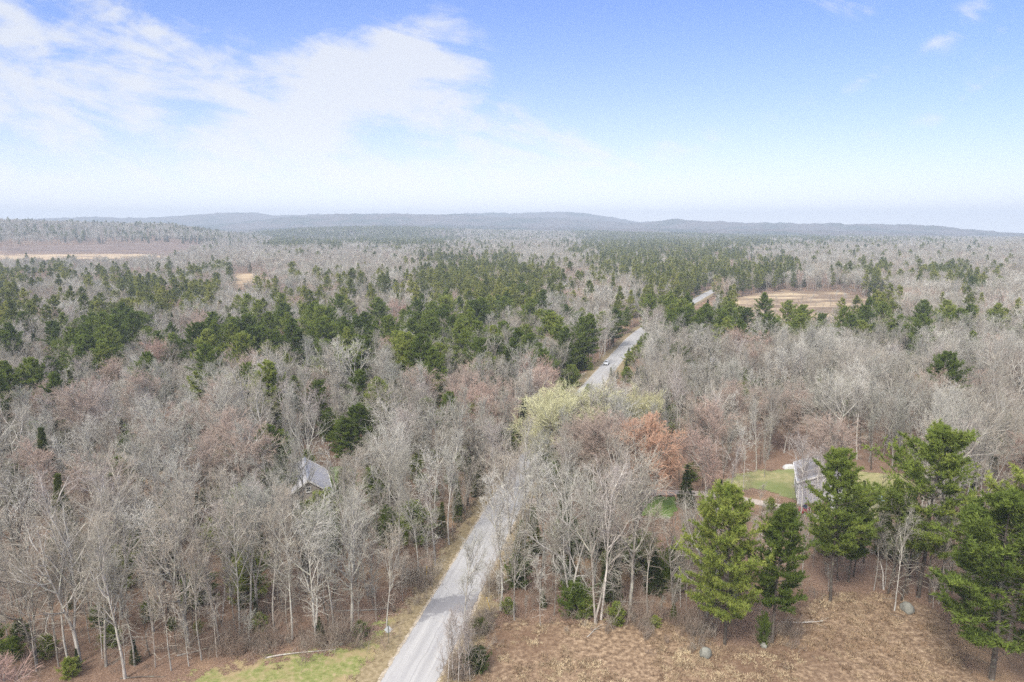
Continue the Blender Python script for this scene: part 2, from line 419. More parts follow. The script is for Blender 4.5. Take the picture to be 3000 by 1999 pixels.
# ------------------------------------------------------------------ ground sheets
def poly_sheet(name, pts, mat, z, fade, label, res=None, world=False, kind='structure'):
    """pts: outline in photo pixels on the ground (or world xy)"""
    P = np.array([p if world else ground(*p) for p in pts], float)
    lo = P.min(0) - fade; hi = P.max(0) + fade
    res = res or max((hi - lo).max() / 90, 0.4)
    nx = int((hi[0] - lo[0]) / res) + 2; ny = int((hi[1] - lo[1]) / res) + 2
    X, Y = np.meshgrid(np.linspace(lo[0], hi[0], nx), np.linspace(lo[1], hi[1], ny))
    x, y = X.ravel(), Y.ravel()
    ins = np.zeros(len(x), bool); dmin = np.full(len(x), 1e9)
    for i in range(len(P)):
        a, b = P[i], P[(i + 1) % len(P)]
        c = ((a[1] > y) != (b[1] > y)) & (x < (b[0] - a[0]) * (y - a[1]) / (b[1] - a[1] + 1e-12) + a[0])
        ins ^= c
        ab = b - a; t = np.clip(((x - a[0]) * ab[0] + (y - a[1]) * ab[1]) / (ab @ ab + 1e-9), 0, 1)
        dmin = np.minimum(dmin, np.hypot(x - a[0] - t * ab[0], y - a[1] - t * ab[1]))
    sd_ = np.where(ins, dmin, -dmin)
    e = np.clip(0.5 + sd_ / (2 * fade), 0, 1.6)
    keep = sd_ > -fade
    idx = np.arange(nx * ny).reshape(ny, nx)
    q = np.stack([idx[:-1, :-1], idx[:-1, 1:], idx[1:, 1:], idx[1:, :-1]], -1).reshape(-1, 4)
    q = q[keep[q].any(1)]
    used = np.unique(q); remap = np.zeros(nx * ny, int); remap[used] = np.arange(len(used))
    v = np.stack([x, y, terrain(x, y) + z], -1)[used]
    me = raw_mesh(name, v, remap[q], mats=[mat])
    at = me.attributes.new('edge', 'FLOAT', 'POINT'); at.data.foreach_set('value', e[used].astype(np.float32))
    link(name, me, kind=kind, label=label)
    return P

def inside(P, x, y, grow=0.0):
    x = np.atleast_1d(np.asarray(x, float)); y = np.atleast_1d(np.asarray(y, float))
    ins = np.zeros(len(x), bool); d = np.full(len(x), 1e9)
    for i in range(len(P)):
        a, b = P[i], P[(i + 1) % len(P)]
        c = ((a[1] > y) != (b[1] > y)) & (x < (b[0] - a[0]) * (y - a[1]) / (b[1] - a[1] + 1e-12) + a[0])
        ins ^= c
        ab = b - a; t = np.clip(((x - a[0]) * ab[0] + (y - a[1]) * ab[1]) / (ab @ ab + 1e-9), 0, 1)
        d = np.minimum(d, np.hypot(x - a[0] - t * ab[0], y - a[1] - t * ab[1]))
    return ins | (d < grow)

# road centre line, from where it shows in the photo
ROADPX = [(1010, 2330), (1105, 2160), (1197, 1999), (1290, 1832), (1385, 1658), (1488, 1466), (1570, 1330), (1655, 1215), (1725, 1143), (1795, 1062), (1830, 1022), (1870, 980), (1935, 935), (2035, 882), (2078, 858), (2130, 832), (2180, 800), (2200, 770), (2165, 752)]
RP = np.array([ground(*p) for p in ROADPX])
def catmull(P, n=24):
    P = np.vstack([2 * P[0] - P[1], P, 2 * P[-1] - P[-2]]); out = []
    for i in range(1, len(P) - 2):
        t = np.linspace(0, 1, n, endpoint=False)[:, None]
        p0, p1, p2, p3 = P[i - 1:i + 3]
        out.append(0.5 * (2 * p1 + (p2 - p0) * t + (2 * p0 - 5 * p1 + 4 * p2 - p3) * t ** 2 + (3 * p1 - p0 - 3 * p2 + p3) * t ** 3))
    return np.vstack(out + [P[-2:-1]])
ROAD = catmull(RP)
def strip(name, line, half, mat, z, label, edge=None, off=0.0, cols=9, kind='structure'):
    T = np.gradient(line, axis=0); T /= np.linalg.norm(T, axis=1)[:, None]
    N = np.stack([T[:, 1], -T[:, 0]], -1)
    s = np.concatenate([[0], np.cumsum(np.linalg.norm(np.diff(line, axis=0), axis=1))])
    lat = np.linspace(-half, half, cols)
    pts = line[:, None, :] + N[:, None, :] * (lat + off)[None, :, None]
    crown = (1 - (lat / half) ** 2) * 0.05
    v = np.concatenate([pts, np.broadcast_to((z + crown)[None, :, None], pts.shape[:2] + (1,)) + 0 * pts[..., :1]], -1)
    n, k = v.shape[:2]; idx = np.arange(n * k).reshape(n, k)
    q = np.stack([idx[:-1, :-1], idx[:-1, 1:], idx[1:, 1:], idx[1:, :-1]], -1).reshape(-1, 4)
    me = raw_mesh(name, v.reshape(-1, 3), q, mats=[mat], smooth=True)
    uvl = me.uv_layers.new(name='UVMap')
    uvv = np.stack([np.broadcast_to(lat + off, (n, k)), np.broadcast_to(s[:, None], (n, k))], -1).reshape(-1, 2)
    li = np.zeros(len(me.loops), np.int32); me.loops.foreach_get('vertex_index', li)
    uvl.data.foreach_set('uv', uvv[li].astype(np.float32).ravel())
    at = me.attributes.new('edge', 'FLOAT', 'POINT')
    e = np.clip((half - np.abs(lat)) / (edge or 1.0), 0, 1.2)
    at.data.foreach_set('value', np.broadcast_to(e, (n, k)).astype(np.float32).ravel())
    return link(name, me, kind=kind, label=label)
s_all = np.concatenate([[0], np.cumsum(np.linalg.norm(np.diff(ROAD, axis=0), axis=1))])
pp = np.array(ground(1312, 1775)); PATCH_LON = float(s_all[np.argmin(np.linalg.norm(ROAD - pp, axis=1))])
for n_ in M['asphalt'].node_tree.nodes:
    if n_.type == 'MATH' and n_.operation == 'SUBTRACT' and abs(n_.inputs[1].default_value - 20.0) < 1e-6: n_.inputs[1].default_value = PATCH_LON
strip('verge', ROAD, 8.0, M['verge'], 0.015, 'strip of dry grass and leaves along both sides of the road', edge=4.0)
strip('road_shoulder', ROAD, 4.0, M['shoulder'], 0.045, 'sandy shoulder along the edges of the asphalt road', edge=1.2)
strip('road', ROAD, 3.3, M['asphalt'], 0.09, 'pale worn asphalt road running up through the woods')

LAWNL = poly_sheet('grass', [(330, 2250), (560, 1985), (800, 1930), (1000, 1905), (1090, 1868), (1150, 1800), (1175, 1800), (1130, 1880), (1030, 2060), (900, 2300)], M['lawn'], 0.03, 3.0, 'patchy green grass beside the road at the bottom left')
CLEAR = poly_sheet('clearing', [(1250, 2150), (1400, 1850), (1520, 1822), (1800, 1830), (2020, 1830), (2100, 1890), (2260, 1885), (2330, 1780), (2450, 1740), (2600, 1740), (2760, 1800), (2800, 1880), (2860, 2050), (2900, 2400), (1200, 2400)], M['clearing'], 0.02, 4.0, 'open clearing of dry bracken and leaves at the bottom right')
FIELD = poly_sheet('field', [(2120, 912), (2150, 880), (2215, 862), (2290, 852), (2390, 857), (2450, 852), (2540, 872), (2600, 880), (2640, 915), (2560, 930), (2590, 955), (2400, 985), (2330, 965), (2250, 968), (2160, 940)], M['field'], 0.03, 22.0, 'brown and straw coloured open field beyond the trees on the right')
MARSH = poly_sheet('marsh', [(-400, 752), (0, 744), (250, 738), (450, 733), (640, 730), (560, 748), (520, 768), (420, 785), (300, 792), (0, 790), (-400, 795)], M['marsh_red'], 0.03, 40.0, 'flat reddish bog stretching across the far left')
MARSH_S = poly_sheet('marsh_straw', [(-400, 757), (0, 752), (250, 748), (420, 747), (560, 753), (420, 757), (250, 760), (60, 762), (-400, 765)], M['marsh'], 0.06, 25.0, 'straw coloured grass strip in the far bog')
MEAD = poly_sheet('meadow', [(640, 836), (690, 812), (690, 800), (760, 803), (800, 812), (770, 826), (700, 842)], M['marsh'], 0.03, 8.0, 'small straw coloured meadow beside the dark pine stand')
LAWN1 = poly_sheet('lawn', [(1880, 1510), (1890, 1458), (1975, 1455), (1985, 1490), (1960, 1520)], M['lawn_green'], 0.03, 1.5, 'bright green lawn below the gravel driveway')
LAWN2 = poly_sheet('yard', [(2090, 1440), (2110, 1405), (2200, 1385), (2330, 1372), (2480, 1380), (2640, 1390), (2690, 1420), (2660, 1500), (2560, 1520), (2450, 1505), (2330, 1462), (2200, 1430)], M['lawn_pale'], 0.03, 3.0, 'green and straw yard round the grey house')
LAWN3 = poly_sheet('house_lawn', [(965, 1370), (1030, 1365), (1045, 1400), (1020, 1450), (985, 1455), (965, 1430)], M['lawn_green'], 0.03, 2.0, 'small green lawn right of the metal roofed cabin')
YARDL = np.array([ground(*p) for p in [(850, 1475), (960, 1480), (990, 1420), (960, 1395), (840, 1400)]])
dl = catmull(np.array([ground(*p) for p in [(1500, 1465), (1600, 1470), (1700, 1460), (1850, 1447), (1980, 1445), (2100, 1452), (2230, 1475), (2340, 1500), (2450, 1530)]]), 10)
strip('driveway', dl, 1.6, M['drive'], 0.06, 'pale gravel driveway leading from the road to the grey house', edge=0.7)
TURN = poly_sheet('turnout', [(1690, 1130), (1700, 1095), (1760, 1085), (1790, 1060), (1800, 1068), (1770, 1100), (1715, 1155)], M['turnout'], 0.03, 1.5, 'bare sandy turnout beside the road near the oncoming car')
SIDEL = poly_sheet('leaf_bank', [(1740, 1090), (1770, 1060), (1810, 1022), (1826, 1020), (1800, 1058), (1775, 1085)], M['verge'], 0.034, 2.0, 'bank of orange leaves left of the distant road')
# water glint in the bog
wp = poly_sheet('pond_water', [(528, 748), (540, 743), (553, 744), (545, 747), (560, 750), (535, 752)], mat_sheet('water', [(0.3, (0.5, 0.55, 0.6)), (0.7, (0.6, 0.64, 0.68))], 0.01, 0.01, 0.1, rough=0.1, spec=1.0), 0.12, 8.0, 'narrow pale stream winding in the far bog')

# ------------------------------------------------------------------ numpy tube / blade builders
def frames(D):
    D = D / np.maximum(np.linalg.norm(D, axis=-1, keepdims=True), 1e-9)
    ref = np.where(np.abs(D[..., 2:3]) > 0.9, np.array([1.0, 0, 0]), np.array([0, 0, 1.0]))
    A = np.cross(D, ref); A /= np.maximum(np.linalg.norm(A, axis=-1, keepdims=True), 1e-9)
    return D, A, np.cross(D, A)
def tubes(P, rad, sides=3):
    """P (n,k,3) polylines, rad (n,k) -> verts, quads"""
    n, k, _ = P.shape
    D = np.gradient(P, axis=1) if k > 2 else np.repeat(P[:, 1:2] - P[:, :1], 2, axis=1)
    D, A, B = frames(D)
    th = np.arange(sides) * 2 * math.pi / sides
    ring = P[:, :, None, :] + rad[:, :, None, None] * (A[:, :, None, :] * np.cos(th)[None, None, :, None] + B[:, :, None, :] * np.sin(th)[None, None, :, None])
    v = ring.reshape(-1, 3)
    idx = np.arange(n * k * sides).reshape(n, k, sides)
    a = idx[:, :-1]; b = idx[:, 1:]
    q = np.stack([a, np.roll(a, -1, 2), np.roll(b, -1, 2), b], -1).reshape(-1, 4)
    return v, q
def grow(S, D, L, k, wob, up, g):
    """polylines of k segments from S along D, bending by wobble and towards the sky"""
    n = len(S); P = np.zeros((n, k + 1, 3)); P[:, 0] = S
    d = D / np.linalg.norm(D, axis=1, keepdims=True)
    for i in range(k):
        d = d + g.normal(0, wob, (n, 3)); d[:, 2] += up
        d /= np.linalg.norm(d, axis=1, keepdims=True)
        P[:, i + 1] = P[:, i] + d * (L / k)[:, None]
    return P
def children(P, m, t0, t1, ang, g, angj=0.2, flat=0.0):
    """m children on each polyline -> start, direction, parameter t, parent index"""
    n, k1, _ = P.shape; k = k1 - 1
    t = t0 + (t1 - t0) * (np.arange(m)[None, :] + g.random((n, m))) / m
    f = t * k; i = np.minimum(f.astype(int), k - 1); fr = (f - i)[..., None]
    r = np.arange(n)[:, None]
    S = P[r, i] * (1 - fr) + P[r, i + 1] * fr
    D = P[r, i + 1] - P[r, i]
    D, A, B = frames(D)
    az = g.random((n, m)) * 2 * math.pi + np.arange(m)[None, :] * 2.4
    a = ang + g.normal(0, angj, (n, m))
    side = A * np.cos(az)[..., None] + B * np.sin(az)[..., None]
    if flat: side[..., 2] *= (1 - flat)
    side /= np.maximum(np.linalg.norm(side, axis=-1, keepdims=True), 1e-6)
    d = D * np.cos(a)[..., None] + side * np.sin(a)[..., None]
    return S.reshape(-1, 3), d.reshape(-1, 3), t.reshape(-1), np.repeat(np.arange(n), m)
class Geo:
    def __init__(s): s.v = []; s.q = []; s.t = []; s.n = 0
    def add(s, v, q=None, t=None):
        if q is not None and len(q): s.q.append(q + s.n)
        if t is not None and len(t): s.t.append(t + s.n)
        s.v.append(v); s.n += len(v)
    def tube(s, P, r, sides=3): s.add(*tubes(P, r, sides))
    def get(s):
        v = np.vstack(s.v) if s.v else np.zeros((0, 3))
        return v, (np.vstack(s.q) if s.q else np.zeros((0, 4), int)), (np.vstack(s.t) if s.t else np.zeros((0, 3), int))

def taper(r0, r1, k):
    return r0[:, None] + (r1 - r0)[:, None] * np.linspace(0, 1, k + 1)[None, :]

def bare_tree(seed, H=17, crown0=0.38, n1=16, n2=7, n3=5, n4=2, spread=0.33, ang=0.75, up=0.10, fork=1, r=0.17, tw=0.012, lean=0.03, lod=0, dead=11):
    g = np.random.default_rng(seed)
    T, K = Geo(), Geo()
    stems = []
    d0 = np.array([[g.normal(0, lean), g.normal(0, lean), 1.0]])
    if fork == 1:
        st = grow(np.array([[0, 0, -0.3]]), d0, np.array([H * 0.97]), 10, 0.035, 0.01, g); rad = np.array([r])
    else:
        hb = H * g.uniform(0.03, 0.3)
        base = grow(np.array([[0, 0, -0.3]]), d0, np.array([hb]), 3, 0.03, 0.0, g)
        T.tube(base, taper(np.array([r * 1.15]), np.array([r * 1.0]), 3), 6)
        az = g.random() * 6.28 + np.arange(fork) * 6.28 / fork
        dd = np.stack([np.cos(az) * 0.26, np.sin(az) * 0.26, np.ones(fork)], -1) * g.uniform(0.85, 1.1, (fork, 1)); dd[:, 2] = 1
        st = grow(np.repeat(base[:, -1], fork, 0), dd, (H - hb) * g.uniform(0.8, 1.0, fork), 9, 0.04, 0.02, g); rad = np.full(fork, r * 0.72)
        crown0 = max(0.12, (crown0 * H - hb) / (H - hb)); n1 = int(n1 * 1.15 / fork) + 1
    k = st.shape[1] - 1
    tr = taper(rad, rad * 0.14, k); tr[:, 0] *= 1.25
    T.tube(st, tr, 6 if not lod else 4)
    # a few dead stubs low on the stem
    if dead and not lod:
        S, D, t, pi = children(st, dead, 0.15, crown0 + 0.05, 1.3, g, 0.25)
        P = grow(S, D, g.uniform(0.5, 2.6, len(S)), 4, 0.22, -0.02, g)
        K.tube(P, taper(np.full(len(S), 0.03), np.full(len(S), 0.008), 4))
        S, D, t, pi = children(P, 4, 0.2, 1.0, 0.9, g, 0.3)
        P = grow(S, D, g.uniform(0.2, 0.9, len(S)), 2, 0.2, 0, g); K.tube(P, taper(np.full(len(S), 0.014), np.full(len(S), 0.006), 2))
    Lm = H * spread * 1.15
    S, D, t, pi = children(st, n1, crown0, 0.97, ang * .85, g, 0.14)
    tt = (t - crown0) / (1 - crown0)
    L = Lm * (0.45 + 0.9 * np.sqrt(np.clip(1 - tt, 0, 1)) * (0.55 + 0.6 * np.clip(tt * 3, 0, 1))) * g.uniform(0.65, 1.2, len(t))
    P1 = grow(S, D, L, 5, 0.10, up * 1.1, g)
    r1 = np.clip(L * 0.019, 0.028, 0.12); T.tube(P1, taper(r1, r1 * 0.3, 5), 3 if lod else 4)
    S, D, t, pi = children(P1, n2, 0.15, 1.0, 0.62, g, 0.2)
    L2 = L[pi] * (0.62 - 0.3 * t) * g.uniform(0.7, 1.25, len(t)); P2 = grow(S, D, L2, 3, 0.16, up * 0.5, g)
    r2 = np.clip(L2 * 0.015, 0.018, 0.06); (K if lod else T).tube(P2, taper(r2, r2 * 0.35, 3))
    S, D, t, pi = children(P2, n3, 0.1, 1.0, 0.62, g, 0.22)
    L3 = np.maximum(L2[pi] * (0.6 - 0.25 * t), 0.45) * g.uniform(0.7, 1.3, len(t)); P3 = grow(S, D, L3, 2, 0.20, up * 0.4, g)
    r3 = np.full(len(L3), tw * 1.35); K.tube(P3, taper(r3, r3 * 0.5, 2))
    if n4:
        S, D, t, pi = children(P3, n4, 0.15, 1.0, 0.6, g, 0.25)
        L4 = np.maximum(L3[pi] * 0.6, 0.35) * g.uniform(0.6, 1.3, len(t)); P4 = grow(S, D, L4, 1, 0.15, up * .5, g)
        r4 = np.full(len(L4), tw); K.tube(P4, taper(r4, r4 * 0.4, 1))
    return T, K

def blades(C0, D, n, ln, wd, g, spreadv=0.8):
    """n thin triangular leaf blades at each centre, pointing along D with spread"""
    m = len(C0)
    c = np.repeat(C0, n, 0); d = np.repeat(D, n, 0) + g.normal(0, spreadv, (m * n, 3))
    d /= np.linalg.norm(d, axis=1, keepdims=True)
    s = np.cross(d, g.normal(0, 1, (m * n, 3))); s /= np.maximum(np.linalg.norm(s, axis=1, keepdims=True), 1e-6)
    l = ln * g.uniform(0.7, 1.3, (m * n, 1)); w_ = wd * g.uniform(0.7, 1.3, (m * n, 1))
    a = c - s * w_ * 0.5; b = c + s * w_ * 0.5; e = c + d * l
    v = np.stack([a, b, e], 1).reshape(-1, 3)
    return v, np.arange(m * n * 3).reshape(-1, 3)

def conifer(seed, H=20, R0=5.0, z0=0.28, gap=0.7, per=5, up0=0.15, uptop=0.8, tropism=0.05, sub=8, tuft=4, nb=7, bl=0.38, bw=0.09, irr=0.35, r=0.24, peak=0.3, power=0.85, dead=10, droop=0.0, lean=0.02, lod=0):
    g = np.random.default_rng(seed); T, K = Geo(), Geo()
    st = grow(np.array([[0, 0, -0.3]]), np.array([[g.normal(0, lean), g.normal(0, lean), 1.0]]), np.array([H]), 10, 0.018, 0.01, g)
    T.tube(st, taper(np.array([r]), np.array([0.03]), 10), 7 if not lod else 4)
    nw = int(H * (1 - z0) / gap)
    S_, D_, L_, t_ = [], [], [], []
    dirb = g.uniform(0, 6.28); lop = g.uniform(0.0, 0.25)
    for i in range(nw):
        t = z0 + (1 - z0) * (i + g.uniform(-.3, .3)) / nw
        t = min(max(t, z0), 0.985); q = (t - z0) / (1 - z0)
        env = (min(q / peak, 1) ** 0.6 * 0.45 + 0.55) * (1 - max(0, (q - peak) / (1 - peak)) ** (1 / power)) if q < 1 else 0
        env = max(env, 0.06)
        wh = g.uniform(1 - irr, 1 + irr * 0.5)
        f = t * 10; k = min(int(f), 9); p = st[0, k] * (1 - (f - k)) + st[0, k + 1] * (f - k)
        m = max(3, int(per + g.integers(-1, 2)))
        a0 = g.uniform(0, 6.28)
        for j in range(m):
            a = a0 + j * 6.283 / m + g.normal(0, 0.25)
            u = up0 + (uptop - up0) * q ** 1.5 + g.normal(0, 0.08)
            S_.append(p + np.array([0, 0, g.uniform(-.2, .2)])); D_.append([math.cos(a), math.sin(a), u])
            L_.append(R0 * env * wh * g.uniform(1 - irr, 1.12) * (1 + lop * math.cos(a - dirb))); t_.append(q)
    S = np.array(S_); D = np.array(D_); L = np.array(L_)
    P1 = grow(S, D, L, 4, 0.05, tropism - droop, g)
    r1 = np.clip(L * 0.012, 0.015, 0.07); T.tube(P1, taper(r1, r1 * 0.3, 4), 3)
    S2, D2, t2, pi = children(P1, sub, 0.3, 1.0, 0.75, g, 0.2, flat=0.9)
    L2 = L[pi] * (0.42 - 0.2 * t2) * g.uniform(0.7, 1.2, len(t2)) + 0.15
    P2 = grow(S2, D2, L2, 2, 0.05, tropism, g)
    if not lod: K.tube(P2, taper(np.full(len(L2), 0.02), np.full(len(L2), 0.01), 2))
    # tufts along the sub-branches and on the branch tips
    ts = (np.arange(tuft) + 0.5) / tuft
    c = []; d = []
    for x in ts:
        f = x * 2; k = min(int(f), 1); c.append(P2[:, k] * (1 - (f - k)) + P2[:, k + 1] * (f - k)); d.append(P2[:, k + 1] - P2[:, k])
    c.append(P1[:, -1]); d.append(P1[:, -1] - P1[:, -2]); c.append(st[:, -1]); d.append(np.array([[0, 0, 1.0]]))
    c = np.vstack(c); d = np.vstack(d); d /= np.maximum(np.linalg.norm(d, axis=1, keepdims=True), 1e-6); d[:, 2] += 0.45 - droop * 4
    c = c + g.normal(0, 0.07 if not lod else 0.15, c.shape)
    v, t = blades(c, d, nb, bl, bw, g); F = Geo(); F.add(v, t=t)
    if dead:
        S3, D3, t3, pi = children(st, dead, 0.08, z0 + 0.05, 1.45, g, 0.15)
        P = grow(S3, D3, g.uniform(0.8, 3.4, len(S3)), 4, 0.12, -0.03, g); T.tube(P, taper(np.full(len(S3), 0.035), np.full(len(S3), 0.01), 4), 3)
        S4, D4, t4, pi = children(P, 4, 0.3, 1.0, 0.8, g, 0.3)
        P = grow(S4, D4, g.uniform(0.3, 1.0, len(S4)), 2, 0.15, -0.02, g); T.tube(P, taper(np.full(len(S4), 0.014), np.full(len(S4), 0.006), 2), 3)
    v, q, _ = K.get(); F.add(v, q=q) if len(v) else None
    return T, F


# ------------------------------------------------------------------ solid-object helpers
class Solid:
    def __init__(s): s.v = []; s.f = []
    def add(s, v, f):
        o = len(s.v); s.v += [tuple(p) for p in v]; s.f += [tuple(i + o for i in q) for q in f]; return s
    def box(s, c, d, rz=0.0):
        cx, cy_, cz = c; a, b, h = d[0] / 2, d[1] / 2, d[2] / 2; co, si = math.cos(rz), math.sin(rz)
        v = [(cx + co * x * a - si * y * b, cy_ + si * x * a + co * y * b, cz + z * h) for z in (-1, 1) for x, y in ((-1, -1), (1, -1), (1, 1), (-1, 1))]
        return s.add(v, [(3, 2, 1, 0), (4, 5, 6, 7), (0, 1, 5, 4), (1, 2, 6, 5), (2, 3, 7, 6), (3, 0, 4, 7)])
    def cyl(s, a, b, r, n=12, r2=None):
        a = Vector(a); b = Vector(b); d = (b - a).normalized(); r2 = r if r2 is None else r2
        u = d.orthogonal().normalized(); w_ = d.cross(u)
        v = [a + (u * math.cos(t) + w_ * math.sin(t)) * r for t in [i * 2 * math.pi / n for i in range(n)]] + [b + (u * math.cos(t) + w_ * math.sin(t)) * r2 for t in [i * 2 * math.pi / n for i in range(n)]]
        return s.add(v, [(i, (i + 1) % n, n + (i + 1) % n, n + i) for i in range(n)] + [tuple(range(n))[::-1], tuple(range(n, 2 * n))])
    def obj(s, name, mat, parent=None, bevel=0.0, smooth=False, **kw):
        me = bpy.data.meshes.new(name); me.from_pydata(s.v, [], s.f); me.materials.append(mat); me.update()
        if smooth: me.polygons.foreach_set('use_smooth', [True] * len(me.polygons))
        o = link(name, me, parent=parent, **kw)
        if bevel:
            b = o.modifiers.new('bevel', 'BEVEL'); b.width = bevel; b.segments = 2; b.limit_method = 'ANGLE'
        return o
def root(name, x, y, z, rz, label, cat, group=None):
    o = bpy.data.objects.new(name, None); COL.objects.link(o); o.location = (x, y, z); o.rotation_euler = (0, 0, rz)
    o['label'] = label; o['category'] = cat
    if group: o['group'] = group
    return o
def mat_seams(name, col, scale, amp, axis=0, rough=.5):
    m, t, out = new_mat(name)
    tcn = t.node('ShaderNodeTexCoord').outputs['Object']; sx = t.node('ShaderNodeSeparateXYZ'); t.l.new(tcn, sx.inputs[0])
    fr = t.m('FRACT', t.m('MULTIPLY', sx.outputs[axis], scale)); ln = t.m('SUBTRACT', 1.0, t.sstep(t.m('ABSOLUTE', t.m('SUBTRACT', fr, .5)), .03, .1))
    n = t.noise(tcn, 1.2, 5, .7)
    c = t.mix(t.m('MULTIPLY', ln, amp), col, tuple(x * .45 for x in col)); c = t.mix(t.m('MULTIPLY', t.sstep(n, .45, .75), .35), c, tuple(x * .6 for x in col))
    b = pbsdf(t, c, rough, .3, bump=ln, bstr=.6, bdist=.03); t.l.new(b.outputs[0], out.inputs[0]); return m
M['metal_roof'] = mat_seams('pale_metal_roofing', (.42, .42, .46), 1.6, .5, 1, .45)
M['shingle'] = mat_seams('grey_shingles', (.19, .185, .20), 3.0, .3, 1, .9)
M['shingle_light'] = mat_seams('light_grey_shingles', (.33, .33, .36), 3.0, .3, 1, .9)
M['siding'] = mat_seams('pale_grey_siding', (.50, .50, .56), 5.0, .35, 2, .7)
M['wood_siding'] = mat_seams('weathered_siding', (.34, .30, .27), 4.0, .4, 2, .9)
M['trim'] = mat_plain('white_trim', (.74, .74, .74), .5, .3)
M['glass'] = mat_plain('dark_glass', (.03, .035, .04), .08, .8, noise=.1)
M['rubber'] = mat_plain('black_rubber', (.02, .02, .02), .8, .2)
M['steel'] = mat_plain('galvanised_steel', (.45, .46, .48), .45, .5, .6)
M['sign_back'] = mat_plain('bare_aluminium_sign', (.50, .53, .57), .5, .4, .2)
M['post'] = mat_plain('dark_green_post', (.05, .07, .06), .6, .3)
M['yellow'] = mat_plain('yellow_plastic', (.62, .42, .05), .5, .4)
M['white_paint'] = mat_plain('white_car_paint', (.62, .65, .70), .25, .6)
M['red_paint'] = mat_plain('red_car_paint', (.20, .03, .035), .3, .5)
M['lamp'] = mat_plain('clear_lamp_lens', (.75, .76, .78), .15, .7, noise=.05)
M['red_lamp'] = mat_plain('red_lamp_lens', (.35, .02, .02), .2, .6, noise=.05)
M['rock'] = mat_plain('grey_lichen_rock', (.24, .24, .215), .95, .1, noise=.8, scale=2.5)
M['tarp'] = mat_plain('white_tarp', (.50, .50, .51), .6, .3)
M['blue_tarp'] = mat_plain('pale_blue_tarp', (.33, .46, .62), .6, .3)
M['door'] = mat_plain('brown_door', (.16, .10, .07), .6, .3)
M['plate'] = mat_plain('white_plate', (.75, .75, .75), .5, .3, noise=.05)

